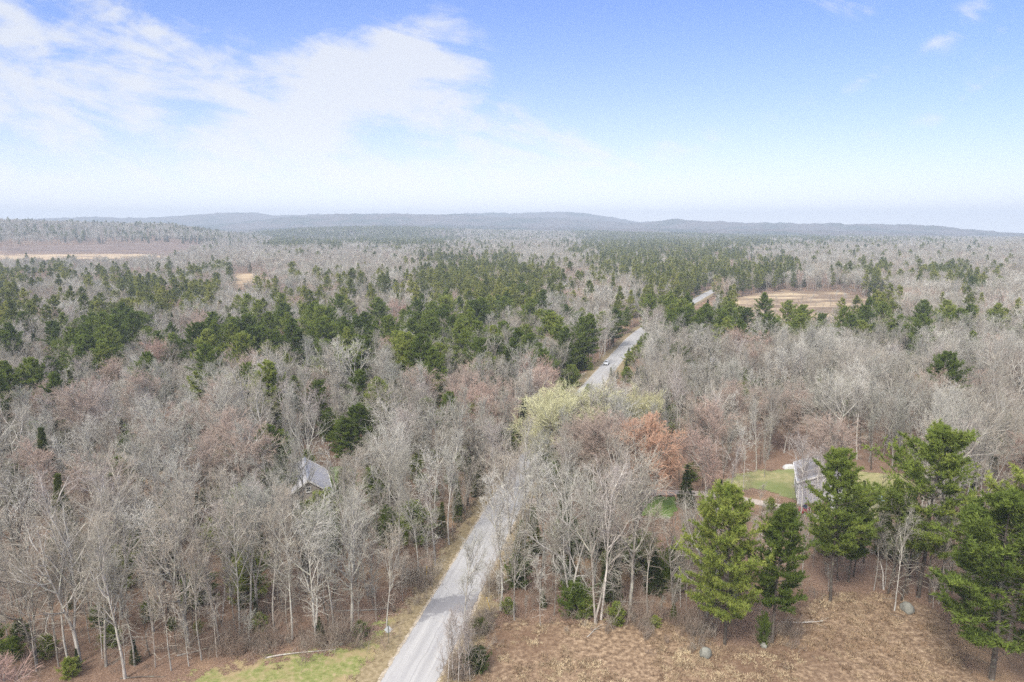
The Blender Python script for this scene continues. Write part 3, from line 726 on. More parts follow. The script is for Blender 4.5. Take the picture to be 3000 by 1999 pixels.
# ---- house builder: gable roof, ridge along local Y, gable walls facing -Y and +Y
def gable_house(name, x, y, rz, W_, L_, eave, ridge, wall_m, roof_m, label, over=.4):
    r = root(name, x, y, 0, rz, label, 'house')
    s = Solid(); hw = W_ / 2; hl = L_ / 2
    v = [(-hw, -hl, 0), (hw, -hl, 0), (hw, -hl, eave), (0, -hl, ridge), (-hw, -hl, eave), (-hw, hl, 0), (hw, hl, 0), (hw, hl, eave), (0, hl, ridge), (-hw, hl, eave)]
    s.add(v, [(0, 1, 2, 3, 4), (9, 8, 7, 6, 5), (1, 6, 7, 2), (5, 0, 4, 9)]); s.obj('wall', wall_m, r)
    f = Solid(); f.box((0, 0, .15), (W_ + .12, L_ + .12, .36)); f.obj('foundation', M['rock'], r)
    sl = (ridge - eave) / hw; ox = hw + over; oz = eave - sl * over; th = .14; oy = hl + over
    s = Solid()
    for sx in (-1, 1):
        a = [(0, -oy, ridge + .03), (sx * ox, -oy, oz + .03), (sx * ox, oy, oz + .03), (0, oy, ridge + .03)]
        b = [(p[0], p[1], p[2] + th) for p in a]
        q = [(0, 1, 2, 3), (7, 6, 5, 4), (0, 4, 5, 1), (1, 5, 6, 2), (2, 6, 7, 3), (3, 7, 4, 0)]
        s.add(a + b, q if sx > 0 else [t_[::-1] for t_ in q])
    ro = s.obj('roof', roof_m, r)
    s = Solid(); s.box((0, 0, ridge + th + .06), (.35, oy * 2, .07)); s.obj('ridge_cap', M['steel'], ro)
    for sx in (-1, 1):
        for sy in (-1, 1):
            s = Solid()
            p0 = Vector((0, sy * (oy + .03), ridge + .02)); p1 = Vector((sx * (ox + .03), sy * (oy + .03), oz + .02))
            vv = []
            for p in (p0, p1):
                vv += [p + Vector((0, -.03, -.14)), p + Vector((0, .03, -.14)), p + Vector((0, .03, .19)), p + Vector((0, -.03, .19))]
            s.add(vv, [(0, 1, 5, 4), (1, 2, 6, 5), (2, 3, 7, 6), (3, 0, 4, 7), (0, 3, 2, 1), (4, 5, 6, 7)])
            s.obj('rake_trim', M['trim'], ro)
    for sx in (-1, 1):
        s = Solid(); s.box((sx * (ox + .06), 0, oz + .04), (.12, oy * 2 - .2, .14)); s.obj('gutter', M['trim'], ro)
        for sy in (-1, 1):
            s = Solid(); s.box((sx * (hw + .01), sy * (hl + .01), eave / 2 + .15), (.16, .16, eave - .35)); s.obj('corner_trim', M['trim'], r)
    def window(px_, side, z, w_=.9, h_=1.1):
        # side: 'f' front gable, 'l','r' long walls
        if side == 'f': c = (px_, -hl, z); rot = 0
        elif side == 'r': c = (hw, px_, z); rot = math.pi / 2
        else: c = (-hw, px_, z); rot = -math.pi / 2
        e = bpy.data.objects.new('window', None)
        s = Solid(); s.box((0, -.03, 0), (w_, .05, h_)); wi = s.obj('window', M['glass'], r); wi.location = c; wi.rotation_euler = (0, 0, rot)
        s = Solid()
        for dx_ in (-1, 1): s.box((dx_ * (w_ / 2 + .05), -.045, 0), (.1, .09, h_ + .2))
        for dz_ in (-1, 1): s.box((0, -.045, dz_ * (h_ / 2 + .05)), (w_ + .002, .09, .1))
        s.box((0, -.06, 0), (w_, .03, .05)); s.obj('frame', M['trim'], wi)
        s = Solid(); s.box((0, -.08, -h_ / 2 - .13), (w_ + .26, .16, .05)); s.obj('sill', M['trim'], wi)
        bpy.data.objects.remove(e)
    def door(px_, z=1.3):
        s = Solid(); s.box((0, -.035, 0), (.95, .06, 2.05)); d = s.obj('door', M['door'], r, bevel=.01); d.location = (px_, -hl, z)
        s = Solid(); s.cyl((.36, -.07, 0), (.36, -.13, 0), .03, 8); s.obj('handle', M['steel'], d)
        s = Solid(); s.box((-.53, -.045, .03), (.1, .1, 2.15)); s.box((.53, -.045, .03), (.1, .1, 2.15)); s.box((0, -.045, 1.1), (.958, .1, .1)); s.obj('frame', M['trim'], d)
    return r, ro, window, door

fa = Vector(ground(896, 1407, 6.2)); ba = Vector(ground(898, 1340, 6.2)); c_ = (fa + ba) / 2; d_ = ba - fa
r_, ro_, win, dr = gable_house('cabin', c_.x, c_.y, math.atan2(-d_.x, d_.y) + .06, 7.4, d_.length - .8, 3.4, 6.0, M['wood_siding'], M['metal_roof'], 'small cabin with pale metal gable roof among bare trees on the left')
win(-1.9, 'f', 1.9); win(1.9, 'f', 1.9); dr(0); win(0, 'f', 4.3, .7, .8); win(-2.5, 'r', 1.9); win(2.2, 'r', 1.9); win(-2.5, 'l', 1.9); win(2.2, 'l', 1.9)
s = Solid(); s.cyl((-1.9, 1.5, 4.4), (-1.9, 1.5, 6.3), .14, 12); s.cyl((-1.9, 1.5, 6.3), (-1.9, 1.5, 6.42), .22, 12); s.obj('chimney', M['steel'], ro_)
xs_, ys_ = ground(832, 1462)
r_, ro_, win, dr = gable_house('shed', xs_, ys_, .7, 3.2, 4.0, 2.1, 3.1, M['wood_siding'], M['shingle'], 'low dark roofed shed in front of the metal roofed cabin', .25)
r_['category'] = 'shed'; dr(0, 1.06)
s = Solid(); s.cyl((.9, 1.2, 2.6), (.9, 1.2, 3.9), .09, 10); s.cyl((.9, 1.2, 3.9), (.9, 1.2, 4.0), .15, 10); s.obj('vent_pipe', M['trim'], ro_)
# grey house
xc, yc = ground(2337, 1482)
hz_ = math.radians(-19)
r_, ro_, win, dr = gable_house('house', xc + 4.1 * math.cos(hz_) - 5.2 * math.sin(hz_), yc + 4.1 * math.sin(hz_) + 5.2 * math.cos(hz_), hz_, 8.2, 10.4, 4.7, 6.5, M['siding'], M['shingle_light'], 'pale grey two storey house with shingled roof behind the right pines')
win(-1.8, 'f', 3.9, .8, .9); win(1.6, 'f', 3.9, .8, .9); win(2.6, 'f', 1.5, .9, 1.2); dr(.4, 1.36); win(-2.5, 'l', 3.4); win(2.2, 'l', 3.4); win(-2.5, 'l', 1.4); win(-2, 'r', 3.4); win(2.2, 'r', 3.4)
s = Solid(); s.box((1.1, 1.5, 6.6), (.7, .7, 1.9)); ch = s.obj('chimney', M['rock'], ro_)
s = Solid()
sl_ = (6.5 - 4.7) / 4.1
a_ = [(-.3, -4.6, 6.37), (-4.2, -4.6, 6.37 - 3.9 * sl_), (-4.2, .9, 6.37 - 3.9 * sl_), (-.3, .9, 6.37)]
s.add([(p[0], p[1], p[2] + .2) for p in a_] + [(p[0], p[1], p[2] + .235) for p in a_], [(3, 2, 1, 0), (4, 5, 6, 7), (0, 1, 5, 4), (1, 2, 6, 5), (2, 3, 7, 6), (3, 0, 4, 7)])
for f_ in range(1): s.obj('dark_shingle_section', M['shingle'], ro_)
# small far roof beside the lone spruce
xf, yf = ground(2110, 1078)
r_, ro_, win, dr = gable_house('outbuilding', xf, yf, 1.2, 4.5, 6.5, 2.3, 3.5, M['siding'], M['metal_roof'], 'small pale roofed outbuilding right of the lone dark spruce', .2); r_['category'] = 'outbuilding'; dr(0, 1.1)

# ---- vehicles, nose towards -Y
def make_car(name, x, y, z, rz, paint, label, suv=0.0):
    r = root(name, x, y, z, rz, label, 'car')
    def loft(sections, nm, mat, bev=.0, sm_=True, parent=None):
        # sections: (y, halfwidth bottom, halfwidth top, z bottom, z top)
        s = Solid(); v = []
        for (yy, wb, wt, zb, zt_) in sections:
            zm = zb * .45 + zt_ * .55
            v += [(-wb * .93, yy, zb), (-wb, yy, zb + (zm - zb) * .35), (-(wb * .97), yy, zm), (-wt, yy, zt_ - .03), (-wt * .8, yy, zt_), (wt * .8, yy, zt_), (wt, yy, zt_ - .03), (wb * .97, yy, zm), (wb, yy, zb + (zm - zb) * .35), (wb * .93, yy, zb)]
        n = 10; f = []
        for i in range(len(sections) - 1):
            for j in range(n): f.append((i * n + j, i * n + (j + 1) % n, (i + 1) * n + (j + 1) % n, (i + 1) * n + j))
        f.append(tuple(range(n))[::-1]); k = (len(sections) - 1) * n; f.append(tuple(range(k, k + n)))
        s.add(v, [q[::-1] for q in f]); return s.obj(nm, mat, parent or r, smooth=False, bevel=bev)
    h = 1.42 + suv
    body = loft([(-2.2, .70, .62, .34, .62), (-2.12, .82, .74, .24, .72), (-1.7, .88, .80, .22, .82), (-.95, .90, .84, .22, .92), (.2, .90, .85, .22, .94), (1.3, .90, .84, .22, .97), (1.95, .88, .80, .24, .98), (2.18, .80, .72, .3, .9)], 'body', paint, .03)
    cab = loft([(-1.0, .80, .70, .88, .93), (-.35, .80, .62, .88, h - .1), (.1, .80, .60, .88, h), (1.0, .80, .60, .88, h), (1.5, .80, .62, .88, h - .12), (2.0 + suv * .2, .78, .68, .88, .98 + suv * .6)], 'cabin', paint, .02)
    s = Solid(); s.add([(-.64, -.93, .955), (.64, -.93, .955), (.55, -.37, h - .10), (-.55, -.37, h - .10)], [(0, 1, 2, 3)]); 
    o = s.obj('windscreen', M['glass'], r); o.location = (0, -.035, .012)
    s = Solid(); s.add([(-.58, 1.55, h - .16), (.58, 1.55, h - .16), (.64, 1.95, 1.02), (-.64, 1.95, 1.02)], [(3, 2, 1, 0)]); o = s.obj('rear_window', M['glass'], r); o.location = (0, .04, .02)
    for sx in (-1, 1):
        s = Solid(); s.add([(sx * .795, -.75, .98), (sx * .66, -.3, h - .14), (sx * .645, 1.1, h - .12), (sx * .78, 1.6, .99)], [(0, 1, 2, 3)] if sx > 0 else [(3, 2, 1, 0)]); o = s.obj('side_window', M['glass'], r); o.location = (sx * .022, 0, 0)
        s = Solid(); s.box((sx * .56, -2.16, .63), (.3, .12, .14)); s.obj('headlight', M['lamp'], r, bevel=.02)
        s = Solid(); s.box((sx * .62, 2.14, .78), (.24, .12, .16)); s.obj('tail_light', M['red_lamp'], r, bevel=.02)
        s = Solid(); s.box((sx * .98, -.72, 1.0), (.16, .12, .12)); s.obj('mirror', paint, r, bevel=.02)
        for yy in (-1.35, 1.35):
            s = Solid(); s.cyl((sx * .70, yy, .32), (sx * .92, yy, .32), .32, 20); wl = s.obj('wheel', M['rubber'], r, bevel=.02)
            s = Solid(); s.cyl((sx * .86, yy, .32), (sx * .93, yy, .32), .19, 14); s.obj('rim', M['steel'], wl)
    s = Solid(); s.box((0, -2.19, .42), (1.1, .08, .2)); s.obj('grille', M['rubber'], r, bevel=.01)
    s = Solid(); s.box((0, -2.245, .42), (.31, .02, .15)); s.obj('licence_plate', M['plate'], r)
    return r
i0 = int(np.argmin(np.linalg.norm(ROAD - np.array(ground(1776, 1070)), axis=1))); tan = ROAD[i0 + 1] - ROAD[i0 - 1]; tan /= np.linalg.norm(tan)
xw, yw = ROAD[i0] + np.array([-tan[1], tan[0]]) * 1.5
make_car('white_car', xw, yw, .12, math.atan2(-tan[0], tan[1]), M['white_paint'], 'white car driving towards the viewer on the distant road', .1)
xr, yr = ground(2368, 1503)
make_car('red_car', xr, yr, .03, math.radians(-78), M['red_paint'], 'red car parked in front of the grey house', .12)

# ---- white camper trailer far off on the right
xt, yt = ground(2202, 1084)
r_ = root('camper_trailer', xt, yt, 0, 1.15, 'white boxy camper trailer between bare trees, right of the lone dark spruce', 'trailer')
s = Solid(); hw = 1.1
pr_ = [(-2.3, .55), (2.3, .55), (2.45, 1.5), (2.2, 2.5), (1.6, 2.75), (-1.9, 2.75), (-2.4, 2.3), (-2.45, 1.2)]
v = [(-hw, a, b) for a, b in pr_] + [(hw, a, b) for a, b in pr_]; n = len(pr_)
s.add(v, [tuple(range(n)), tuple(range(n, 2 * n))[::-1]] + [(i, n + i, n + (i + 1) % n, (i + 1) % n) for i in range(n)]); s.obj('body', M['tarp'], r_, bevel=.06)
for sx in (-1, 1):
    s = Solid(); s.cyl((sx * .8, 0, .34), (sx * 1.02, 0, .34), .34, 16); s.obj('wheel', M['rubber'], r_)
    for yy in (-1.2, 1.2):
        s = Solid(); s.box((sx * 1.11, yy, 1.8), (.03, .9, .55)); s.obj('window', M['glass'], r_)
s = Solid(); s.box((0, -2.9, .5), (.1, 1.3, .1)); s.cyl((0, -3.4, 0), (0, -3.4, .55), .04, 8); s.obj('hitch', M['steel'], r_)
# ---- covered piles
def heap(name, px, py, w_, l_, h_, rz, mat, label, cat):
    x, y = ground(px, py); g = np.random.default_rng(int(px)); n = 14; s = Solid(); v = []
    for j in range(n):
        for i in range(n):
            a, b = i / (n - 1) * 2 - 1, j / (n - 1) * 2 - 1
            z = h_ * max(0, (1 - abs(a) ** 3)) ** .5 * max(0, (1 - b ** 4)) ** .5 * (.85 + .3 * g.random()); v.append((a * w_ / 2, b * l_ / 2, z - .02))
    s.add(v, [(j * n + i, j * n + i + 1, (j + 1) * n + i + 1, (j + 1) * n + i) for j in range(n - 1) for i in range(n - 1)])
    o = s.obj(name, mat, smooth=True, label=label, cat=cat); o.location = (x, y, 0); o.rotation_euler = (0, 0, rz); return o
heap('covered_pile', 2312, 1372, 2.6, 1.3, .8, .1, M['tarp'], 'low white covered pile left of the grey house roof', 'pile')
heap('blue_tarp', 2586, 1464, 1.5, 1.2, .9, .4, M['blue_tarp'], 'small pale blue covered heap on the yard right of the house', 'tarp')
# ---- road sign seen from behind
xg, yg = ground(1139, 1886)
r_ = root('road_sign', xg, yg, 0, .12, 'diamond road sign seen from its bare grey back, left of the road', 'road sign')
s = Solid(); s.box((0, 0, 1.15), (.06, .045, 2.5)); s.obj('post', M['post'], r_)
s = Solid(); k = .53; s.add([(0, .04, 1.85 - k), (k, .04, 1.85), (0, .04, 1.85 + k), (-k, .04, 1.85), (0, .05, 1.85 - k), (k, .05, 1.85), (0, .05, 1.85 + k), (-k, .05, 1.85)], [(0, 1, 2, 3), (7, 6, 5, 4), (0, 4, 5, 1), (1, 5, 6, 2), (2, 6, 7, 3), (3, 7, 4, 0)]); s.obj('sign_plate', M['sign_back'], r_)
for z in (1.6, 2.1):
    s = Solid(); s.cyl((0, -.04, z), (0, .036, z), .018, 8); s.obj('bolt', M['steel'], r_)
# ---- yellow guards of guy wires
for (px, py, tx_, ty_, lb) in [(1438, 1793, -.55, -.2, 'yellow guy wire guard leaning right of the road'), (1249, 1697, .15, -.2, 'yellow guy wire guard standing left of the road in the wood')]:
    x, y = ground(px, py); r_ = root('guy_guard', x, y, 0, 0, lb, 'guy guard', 'yellow guy wire guards')
    s = Solid(); s.cyl((0, 0, -.1), (tx_, ty_, 2.2), .045, 8); s.obj('tube', M['yellow'], r_)
    s = Solid(); s.cyl((0, 0, -.15), (tx_ * 1.06, ty_ * 1.06, 2.35), .012, 6); s.obj('wire', M['steel'], r_)
# ---- boulders
def boulder(px, py, w_, h_, label, seed):
    import bmesh
    bm = bmesh.new(); bmesh.ops.create_icosphere(bm, subdivisions=4, radius=1)
    g = np.random.default_rng(seed); dirs = g.normal(0, 1, (9, 3)); dirs /= np.linalg.norm(dirs, axis=1)[:, None]; off = g.uniform(.72, .95, 9)
    for v in bm.verts:
        p = v.co.copy()
        for d, o_ in zip(dirs, off):
            dd = p.dot(Vector(d))
            if dd > o_: p -= Vector(d) * (dd - o_) * .85
        p *= 1 + (math.sin(p.x * 5 + seed) * math.sin(p.y * 6) * math.sin(p.z * 5)) * .05
        v.co = Vector((p.x * w_ / 2, p.y * w_ * .4, p.z * h_ * .75 + h_ * .3))
    me = bpy.data.meshes.new('boulder'); bm.to_mesh(me); bm.free(); me.materials.append(M['rock']); me.polygons.foreach_set('use_smooth', [True] * len(me.polygons))
    x, y = ground(px, py); link('boulder', me, label=label, cat='boulder', group='boulders', loc=(x, y, 0), rz=seed * .7)
boulder(2066, 1922, 1.7, 1.1, 'small rounded pale boulder at the clearing edge, left of the broad pine', 1)
boulder(2657, 1790, 2.1, 1.1, 'large grey boulder lying in front of the tallest pine', 2)
boulder(2237, 1896, .9, .5, 'small half hidden stone under the yellow green sapling', 3)
boulder(1000, 1890, .5, .3, 'tiny pale stone in the leaves left of the sign', 4)
# ---- fallen trunks and snags
def log(px, py, ang, L_, r, label, mat='bark', lift=.15, group='fallen logs', cat='log', name='fallen_log'):
    x, y = ground(px, py); g = np.random.default_rng(int(px * 3 + py)); G = Geo()
    P = grow(np.array([[-L_ / 2, 0, r * .7]]), np.array([[1, 0, lift * .3]]), np.array([L_]), 8, .03, 0, g); G.tube(P, taper(np.array([r]), np.array([r * .35]), 8), 7)
    v, q, _ = G.get(); me = raw_mesh('stem', v, q, mats=[M[mat]], smooth=True)
    S, D, t, pi = children(P, 9, .35, 1, .8, g, .3); D[:, 2] = np.abs(D[:, 2]); P2 = grow(S, D, g.uniform(.4, 1.8, len(S)), 3, .15, .02, g); G = Geo(); G.tube(P2, taper(np.full(len(S), r * .25), np.full(len(S), .01), 3))
    v, q, _ = G.get(); mb = raw_mesh('broken_branches', v, q, mats=[M[mat]])
    r_ = root(name, x, y, 0, ang, label, cat, group); link('stem', me, parent=r_); link('broken_branches', mb, parent=r_); return r_
LOGS = [(1570, 1630, .3, 7, 'among the pale trunks beside the dark spruces'), (1660, 1650, -.5, 6, 'right of the spruces behind the young pine'), (1220, 1560, .1, 9, 'in the wood left of the far stretch of road'), (1230, 1640, .9, 5, 'near the left roadside ditch'), (640, 1900, .35, 9, 'along the front edge of the left wood'), (880, 1915, .25, 8, 'on the leaves between the left wood and the grass'), (420, 1985, .1, 5, 'at the foot of the pale front tree, bottom left'), (130, 1915, -.4, 6, 'between the bottom left trunks'), (780, 1800, .5, 7, 'behind the front rank of the left wood'), (1060, 1790, .05, 7, 'left of the patched stretch of road'), (1850, 1770, -.3, 6, 'behind the middle of the clearing edge'), (2350, 1830, -.2, 5, 'pale bare branch on the clearing between the pines'), (1735, 1855, .9, 2.5, 'short white stick on the clearing below the pale trunks'), (2640, 1810, -.7, 3, 'thin branch below the large boulder')]
for (px, py, a, L_, wh) in LOGS: log(px, py, a, L_, .04 + L_ * .008, 'fallen log ' + wh if L_ > 4 else 'fallen branch, ' + wh, mat='bark' if int(px) % 3 else 'bark_dark')
xq, yq = ground(2589, 1728); r_ = root('dead_snag', xq, yq, 0, 0, 'short white barkless snag between the right pines', 'snag')
g_ = np.random.default_rng(5); G_ = Geo(); P_ = grow(np.array([[0, 0, -.2]]), np.array([[-.12, 0, 1.0]]), np.array([4.6]), 8, .07, 0, g_); G_.tube(P_, taper(np.array([.15]), np.array([.06]), 8), 7)
v_, q_, _ = G_.get(); link('trunk', raw_mesh('trunk', v_, q_, mats=[M['birch']], smooth=True), parent=r_)

# ------------------------------------------------------------------ air
hm = bpy.data.materials.new('haze'); hm.use_nodes = True; hm.node_tree.nodes.clear(); ht = NT(hm.node_tree)
ho = ht.node('ShaderNodeOutputMaterial'); pv = ht.node('ShaderNodeVolumePrincipled'); ht.l.new(pv.outputs[0], ho.inputs['Volume'])
pv.inputs['Color'].default_value = (0.65, 0.76, 0.91, 1); pv.inputs['Density'].default_value = 0.00027; pv.inputs['Anisotropy'].default_value = 0.0
s = Solid(); s.box((0, 0, 109), (14400, 14400, 220)); s.obj('haze', hm, kind='stuff', label='thin bluish haze over the distant woods and hills')

# ------------------------------------------------------------------ prototypes
PROTO = {}     # kind -> list of (trunk mesh, crown mesh, joined mesh, height)
def reg(kind, T, K, mt, mk, H, joined_only=False):
    tv, tq, tt = T.get(); kv, kq, kt = K.get()
    tm = km = None
    if not joined_only:
        tm = raw_mesh(kind + '_trunk', tv, tq, tt, [mt], smooth=True)
        km = raw_mesh(kind + '_crown', kv, kq, kt, [mk])
    v = np.vstack([tv, kv]); o = len(tv)
    jm = raw_mesh(kind, v, np.vstack([tq, kq + o]), np.vstack([tt, kt + o]), [mt, mk],
                  np.concatenate([np.zeros(len(tq)), np.ones(len(kq)), np.zeros(len(tt)), np.ones(len(kt))]))
    PROTO.setdefault(kind, []).append((tm, km, jm, H))

for i in range(3):    # dark barked and broken topped ones share the same wood
    T, K = bare_tree(180 + i, [17, 15, 12][i], crown0=[.4, .3, .55][i], n1=[12, 14, 8][i], n2=6, n3=4, n4=2, spread=[.22, .3, .16][i], ang=[.7, .95, 1.0][i], up=.05, fork=[1, 2, 1][i], r=[.17, .2, .15][i], lean=.06, dead=16)
    reg('dark_tree', T, K, M['bark_dark'], M['twig'], [17, 15, 12][i])
for i in range(7):    # grey hardwoods
    H = [17, 18, 16, 19, 15, 17, 18][i]
    T, K = bare_tree(100 + i, H, crown0=[.34, .27, .42, .38, .24, .3, .36][i], n1=[17, 18, 14, 16, 18, 16, 15][i], spread=[.19, .25, .17, .17, .27, .2, .2][i],
                     ang=[.6, .75, .6, .5, .85, .65, .7][i], up=[.10, .08, .12, .12, .06, .1, .09][i], fork=[1, 2, 1, 1, 3, 2, 1][i], r=[.17, .2, .14, .16, .2, .18, .15][i])
    reg('bare_tree', T, K, M['bark'], M['twig'], H)
for i in range(2):    # thin poles
    T, K = bare_tree(130 + i, 14, crown0=.45, n1=12, n2=5, n3=4, n4=3, spread=.16, ang=.6, r=.09, lean=.05, dead=9)
    reg('slender_tree', T, K, M['bark'], M['twig'], 14)
T, K = bare_tree(133, 14, crown0=.35, n1=9, n2=4, n3=3, n4=2, spread=.14, ang=.8, r=.12, lean=.06, dead=14); reg('slender_tree', T, K, M['bark_dark'], M['twig'], 14)
for i in range(2):
    T, K = bare_tree(140 + i, 17, crown0=.4, n1=13, n2=6, n3=5, n4=4, spread=.2, ang=.5, up=.07, r=.15, fork=[1, 2][i])
    reg('birch_tree', T, K, M['birch'], M['twig_birch'], 17)
for i in range(2):
    T, K = bare_tree(150 + i, 14, crown0=.28, n1=22, n2=8, n3=6, n4=6, spread=.36, ang=.85, up=.07, r=.16, tw=.018)
    reg('red_maple', T, K, M['bark'], M['twig_red'], 14)
T, K = bare_tree(160, 13, crown0=.22, n1=30, n2=9, n3=7, n4=6, spread=.38, ang=.95, up=.08, r=.16, tw=.028); reg('orange_maple', T, K, M['bark'], M['twig_orange'], 13)
T, K = bare_tree(161, 14, crown0=.25, n1=30, n2=9, n3=7, n4=6, spread=.42, ang=1.0, up=.08, r=.18, tw=.026, fork=3); reg('budding_tree', T, K, M['bark'], M['twig_yellow'], 14)
for i in range(3):    # far, lighter versions of the hardwoods: fewer but thicker twigs
    T, K = bare_tree(170 + i, 17, crown0=.4, n1=12, n2=5, n3=5, n4=0, spread=[.3, .34, .26][i], ang=.7, up=.09, tw=.035, lod=1); reg('bare_far', T, K, M['bark'], M['twig'], 17, True)
T, K = bare_tree(175, 15, crown0=.3, n1=12, n2=5, n3=5, n4=0, spread=.34, ang=.8, tw=.04, lod=1); reg('bare_far', T, K, M['bark'], M['twig_red'], 15, True)
for i in range(4):    # white pines
    H = [20, 22, 19, 21][i]
    T, K = conifer(200 + i, H, R0=[6.0, 5.6, 4.6, 6.4][i], z0=[.22, .34, .28, .3][i], gap=.85, per=5, peak=.32, power=[.5, .52, .6, .5][i], irr=.42, up0=.02, tropism=.085, bl=.42, bw=.11, sub=14, tuft=5, nb=9)
    reg('pine_tree', T, K, M['bark_dark'], M['needles'], H)
for i in range(3):
    H = [19, 18, 21][i]
    T, K = conifer(220 + i, H, R0=[4.3, 3.7, 4.7][i], z0=.25, gap=1.1, per=5, sub=7, tuft=2, nb=5, bl=.75, bw=.26, peak=.3, power=.6, irr=.4, dead=0, lod=1)
    reg('pine_far', T, K, M['bark_dark'], M['needles_olive'], H, True)
for i in range(3):    # spruce and fir
    H = [13, 11, 15][i]
    T, K = conifer(240 + i, H, R0=[2.3, 1.9, 2.8][i], z0=.06, gap=.45, per=6, sub=5, tuft=3, nb=6, bl=.32, bw=.10, peak=.1, power=1.15, irr=.18, up0=-.05, uptop=.5, tropism=.02, droop=.03, dead=0, r=.15)
    reg('spruce_tree', T, K, M['bark_dark'], M['needles_dark'], H)
for i in range(2):
    H = [12, 14][i]
    T, K = conifer(250 + i, H, R0=[2.2, 2.6][i], z0=.06, gap=.7, per=5, sub=4, tuft=2, nb=3, bl=.6, bw=.25, peak=.1, power=1.15, irr=.2, up0=-.05, uptop=.5, tropism=.02, dead=0, r=.12, lod=1)
    reg('spruce_far', T, K, M['bark_dark'], M['needles_dark'], H, True)
# low bushy evergreen
T, K = conifer(260, 4.2, R0=2.3, z0=.05, gap=.35, per=6, sub=6, tuft=3, nb=7, bl=.3, bw=.08, peak=.3, power=.6, irr=.4, up0=.3, uptop=1.2, dead=0, r=.07); reg('young_pine', T, K, M['bark_dark'], M['needles'], 4.2)
T, K = conifer(261, 2.6, R0=1.7, z0=.03, gap=.25, per=7, sub=5, tuft=3, nb=6, bl=.24, bw=.08, peak=.3, power=.6, irr=.35, up0=.4, uptop=1.5, dead=0, r=.06); reg('juniper_bush', T, K, M['bark_dark'], M['needles_dark'], 2.6)
# brush: many stems from the ground
def brush(seed, n, h, sp, tw):
    g = np.random.default_rng(seed); K = Geo()
    S = np.stack([g.normal(0, sp, n), g.normal(0, sp, n), np.full(n, -0.05)], -1)
    D = np.stack([g.normal(0, .3, n), g.normal(0, .3, n), np.ones(n)], -1)
    L = h * g.uniform(.4, 1.1, n); P = grow(S, D, L, 3, .1, .03, g); K.tube(P, taper(np.full(n, tw * 1.5), np.full(n, tw * .6), 3))
    S, D, t, pi = children(P, 6, .25, 1, .6, g, .25); L2 = L[pi] * .35 * g.uniform(.6, 1.3, len(t)); P = grow(S, D, L2, 2, .1, .05, g); K.tube(P, taper(np.full(len(t), tw), np.full(len(t), tw * .4), 2))
    S, D, t, pi = children(P, 3, .2, 1, .6, g, .25); P = grow(S, D, L2[pi] * .5, 1, .1, .05, g); K.tube(P, taper(np.full(len(t), tw * .7), np.full(len(t), tw * .4), 1))
    return K
for i in range(3):
    K = brush(300 + i, [14, 22, 9][i], [2.2, 1.4, 3.8][i], [.6, .8, .5][i], [.014, .012, .016][i])
    v, q, t = K.get(); PROTO.setdefault('brush', []).append((None, None, raw_mesh('brush', v, q, t, [M['brush']]), 2))

M['bracken'] = mat_twig('dry_bracken', [(0.28, 0.195, 0.13), (0.40, 0.31, 0.215), (0.19, 0.13, 0.09), (0.50, 0.41, 0.28), (0.31, 0.23, 0.155)])
for i in range(3):
    g = np.random.default_rng(400 + i); n = 26
    c = np.stack([g.normal(0, .3, n), g.normal(0, .3, n), g.uniform(0, .08, n)], -1)
    v, t = blades(c, np.stack([g.normal(0, .8, n), g.normal(0, .8, n), np.full(n, .7)], -1), 3, .32, .07, g, .5)
    PROTO.setdefault('tuft', []).append((None, None, raw_mesh('tuft', v, None, t, [M['bracken']]), .3))
# ------------------------------------------------------------------ where things stand
S_MAP0, S_DY = 675, 50
# share of conifers (0-9) by photo position of the crown; columns 100 px, rows 50 px from y=675
CONI = [
 "333344447777733336665555443322",
 "000000001111333117766632222211",
 "554434432222888644666665171661",
 "433885445555777753366666001041",
 "724677334444477733888866770061",
 "554552475656666331155556755443",
 "439935798698773773344311111333",
 "336522555577886774211111111122",
 "333223643554552221111111111111",
 "622112523363322111111111111111",
 "610004100001110001110001111110",
 "111010211011111111111001111111",
 "111111111111111111111101101111",
 "111111111111111111111101100111",
]
def conif_share(px, py):
    tab = np.array([[int(c) for c in r] for r in CONI], float) / 10
    px = px + (vnoise(px, py * 3, 60, 31) - .5) * 130; py = py + (vnoise(px, py * 3, 50, 32) - .5) * 40
    fi = np.clip((py - S_MAP0) / S_DY - .5, 0, len(CONI) - 1.001); fj = np.clip(px / 100 - .5, 0, 28.999)
    i = fi.astype(int); j = fj.astype(int); a = fi - i; b = fj - j
    return (tab[i, j] * (1 - b) + tab[i, j + 1] * b) * (1 - a) + (tab[i + 1, j] * (1 - b) + tab[i + 1, j + 1] * b) * a

def road_dist(x, y):
    d = np.full(len(x), 1e9)
    for s in range(0, len(ROAD) - 1, 2):
        a, b = ROAD[s], ROAD[min(s + 2, len(ROAD) - 1)]
        ab = b - a; t = np.clip(((x - a[0]) * ab[0] + (y - a[1]) * ab[1]) / (ab @ ab + 1e-9), 0, 1)
        d = np.minimum(d, np.hypot(x - a[0] - t * ab[0], y - a[1] - t * ab[1]))
    return d
FRONT = np.array([ground(*p) for p in [(-900, 2300), (-900, 2020), (-100, 2010), (230, 1985), (500, 1985), (660, 1935), (820, 1905), (1000, 1890), (1110, 1860), (1170, 1800), (1330, 1930), (1420, 1850), (1520, 1835), (1800, 1838), (2010, 1830), (2080, 1870), (2300, 1780), (2420, 1740), (2640, 1750), (2800, 1830), (3000, 1900), (3900, 1960), (3900, 2300)]])
HOUSE_R = np.array([ground(*p) for p in [(2310, 1500), (2320, 1390), (2560, 1390), (2560, 1500)]])
REDGAP = np.array([ground(*p) for p in [(2330, 1560), (2335, 1480), (2450, 1480), (2440, 1600)]])
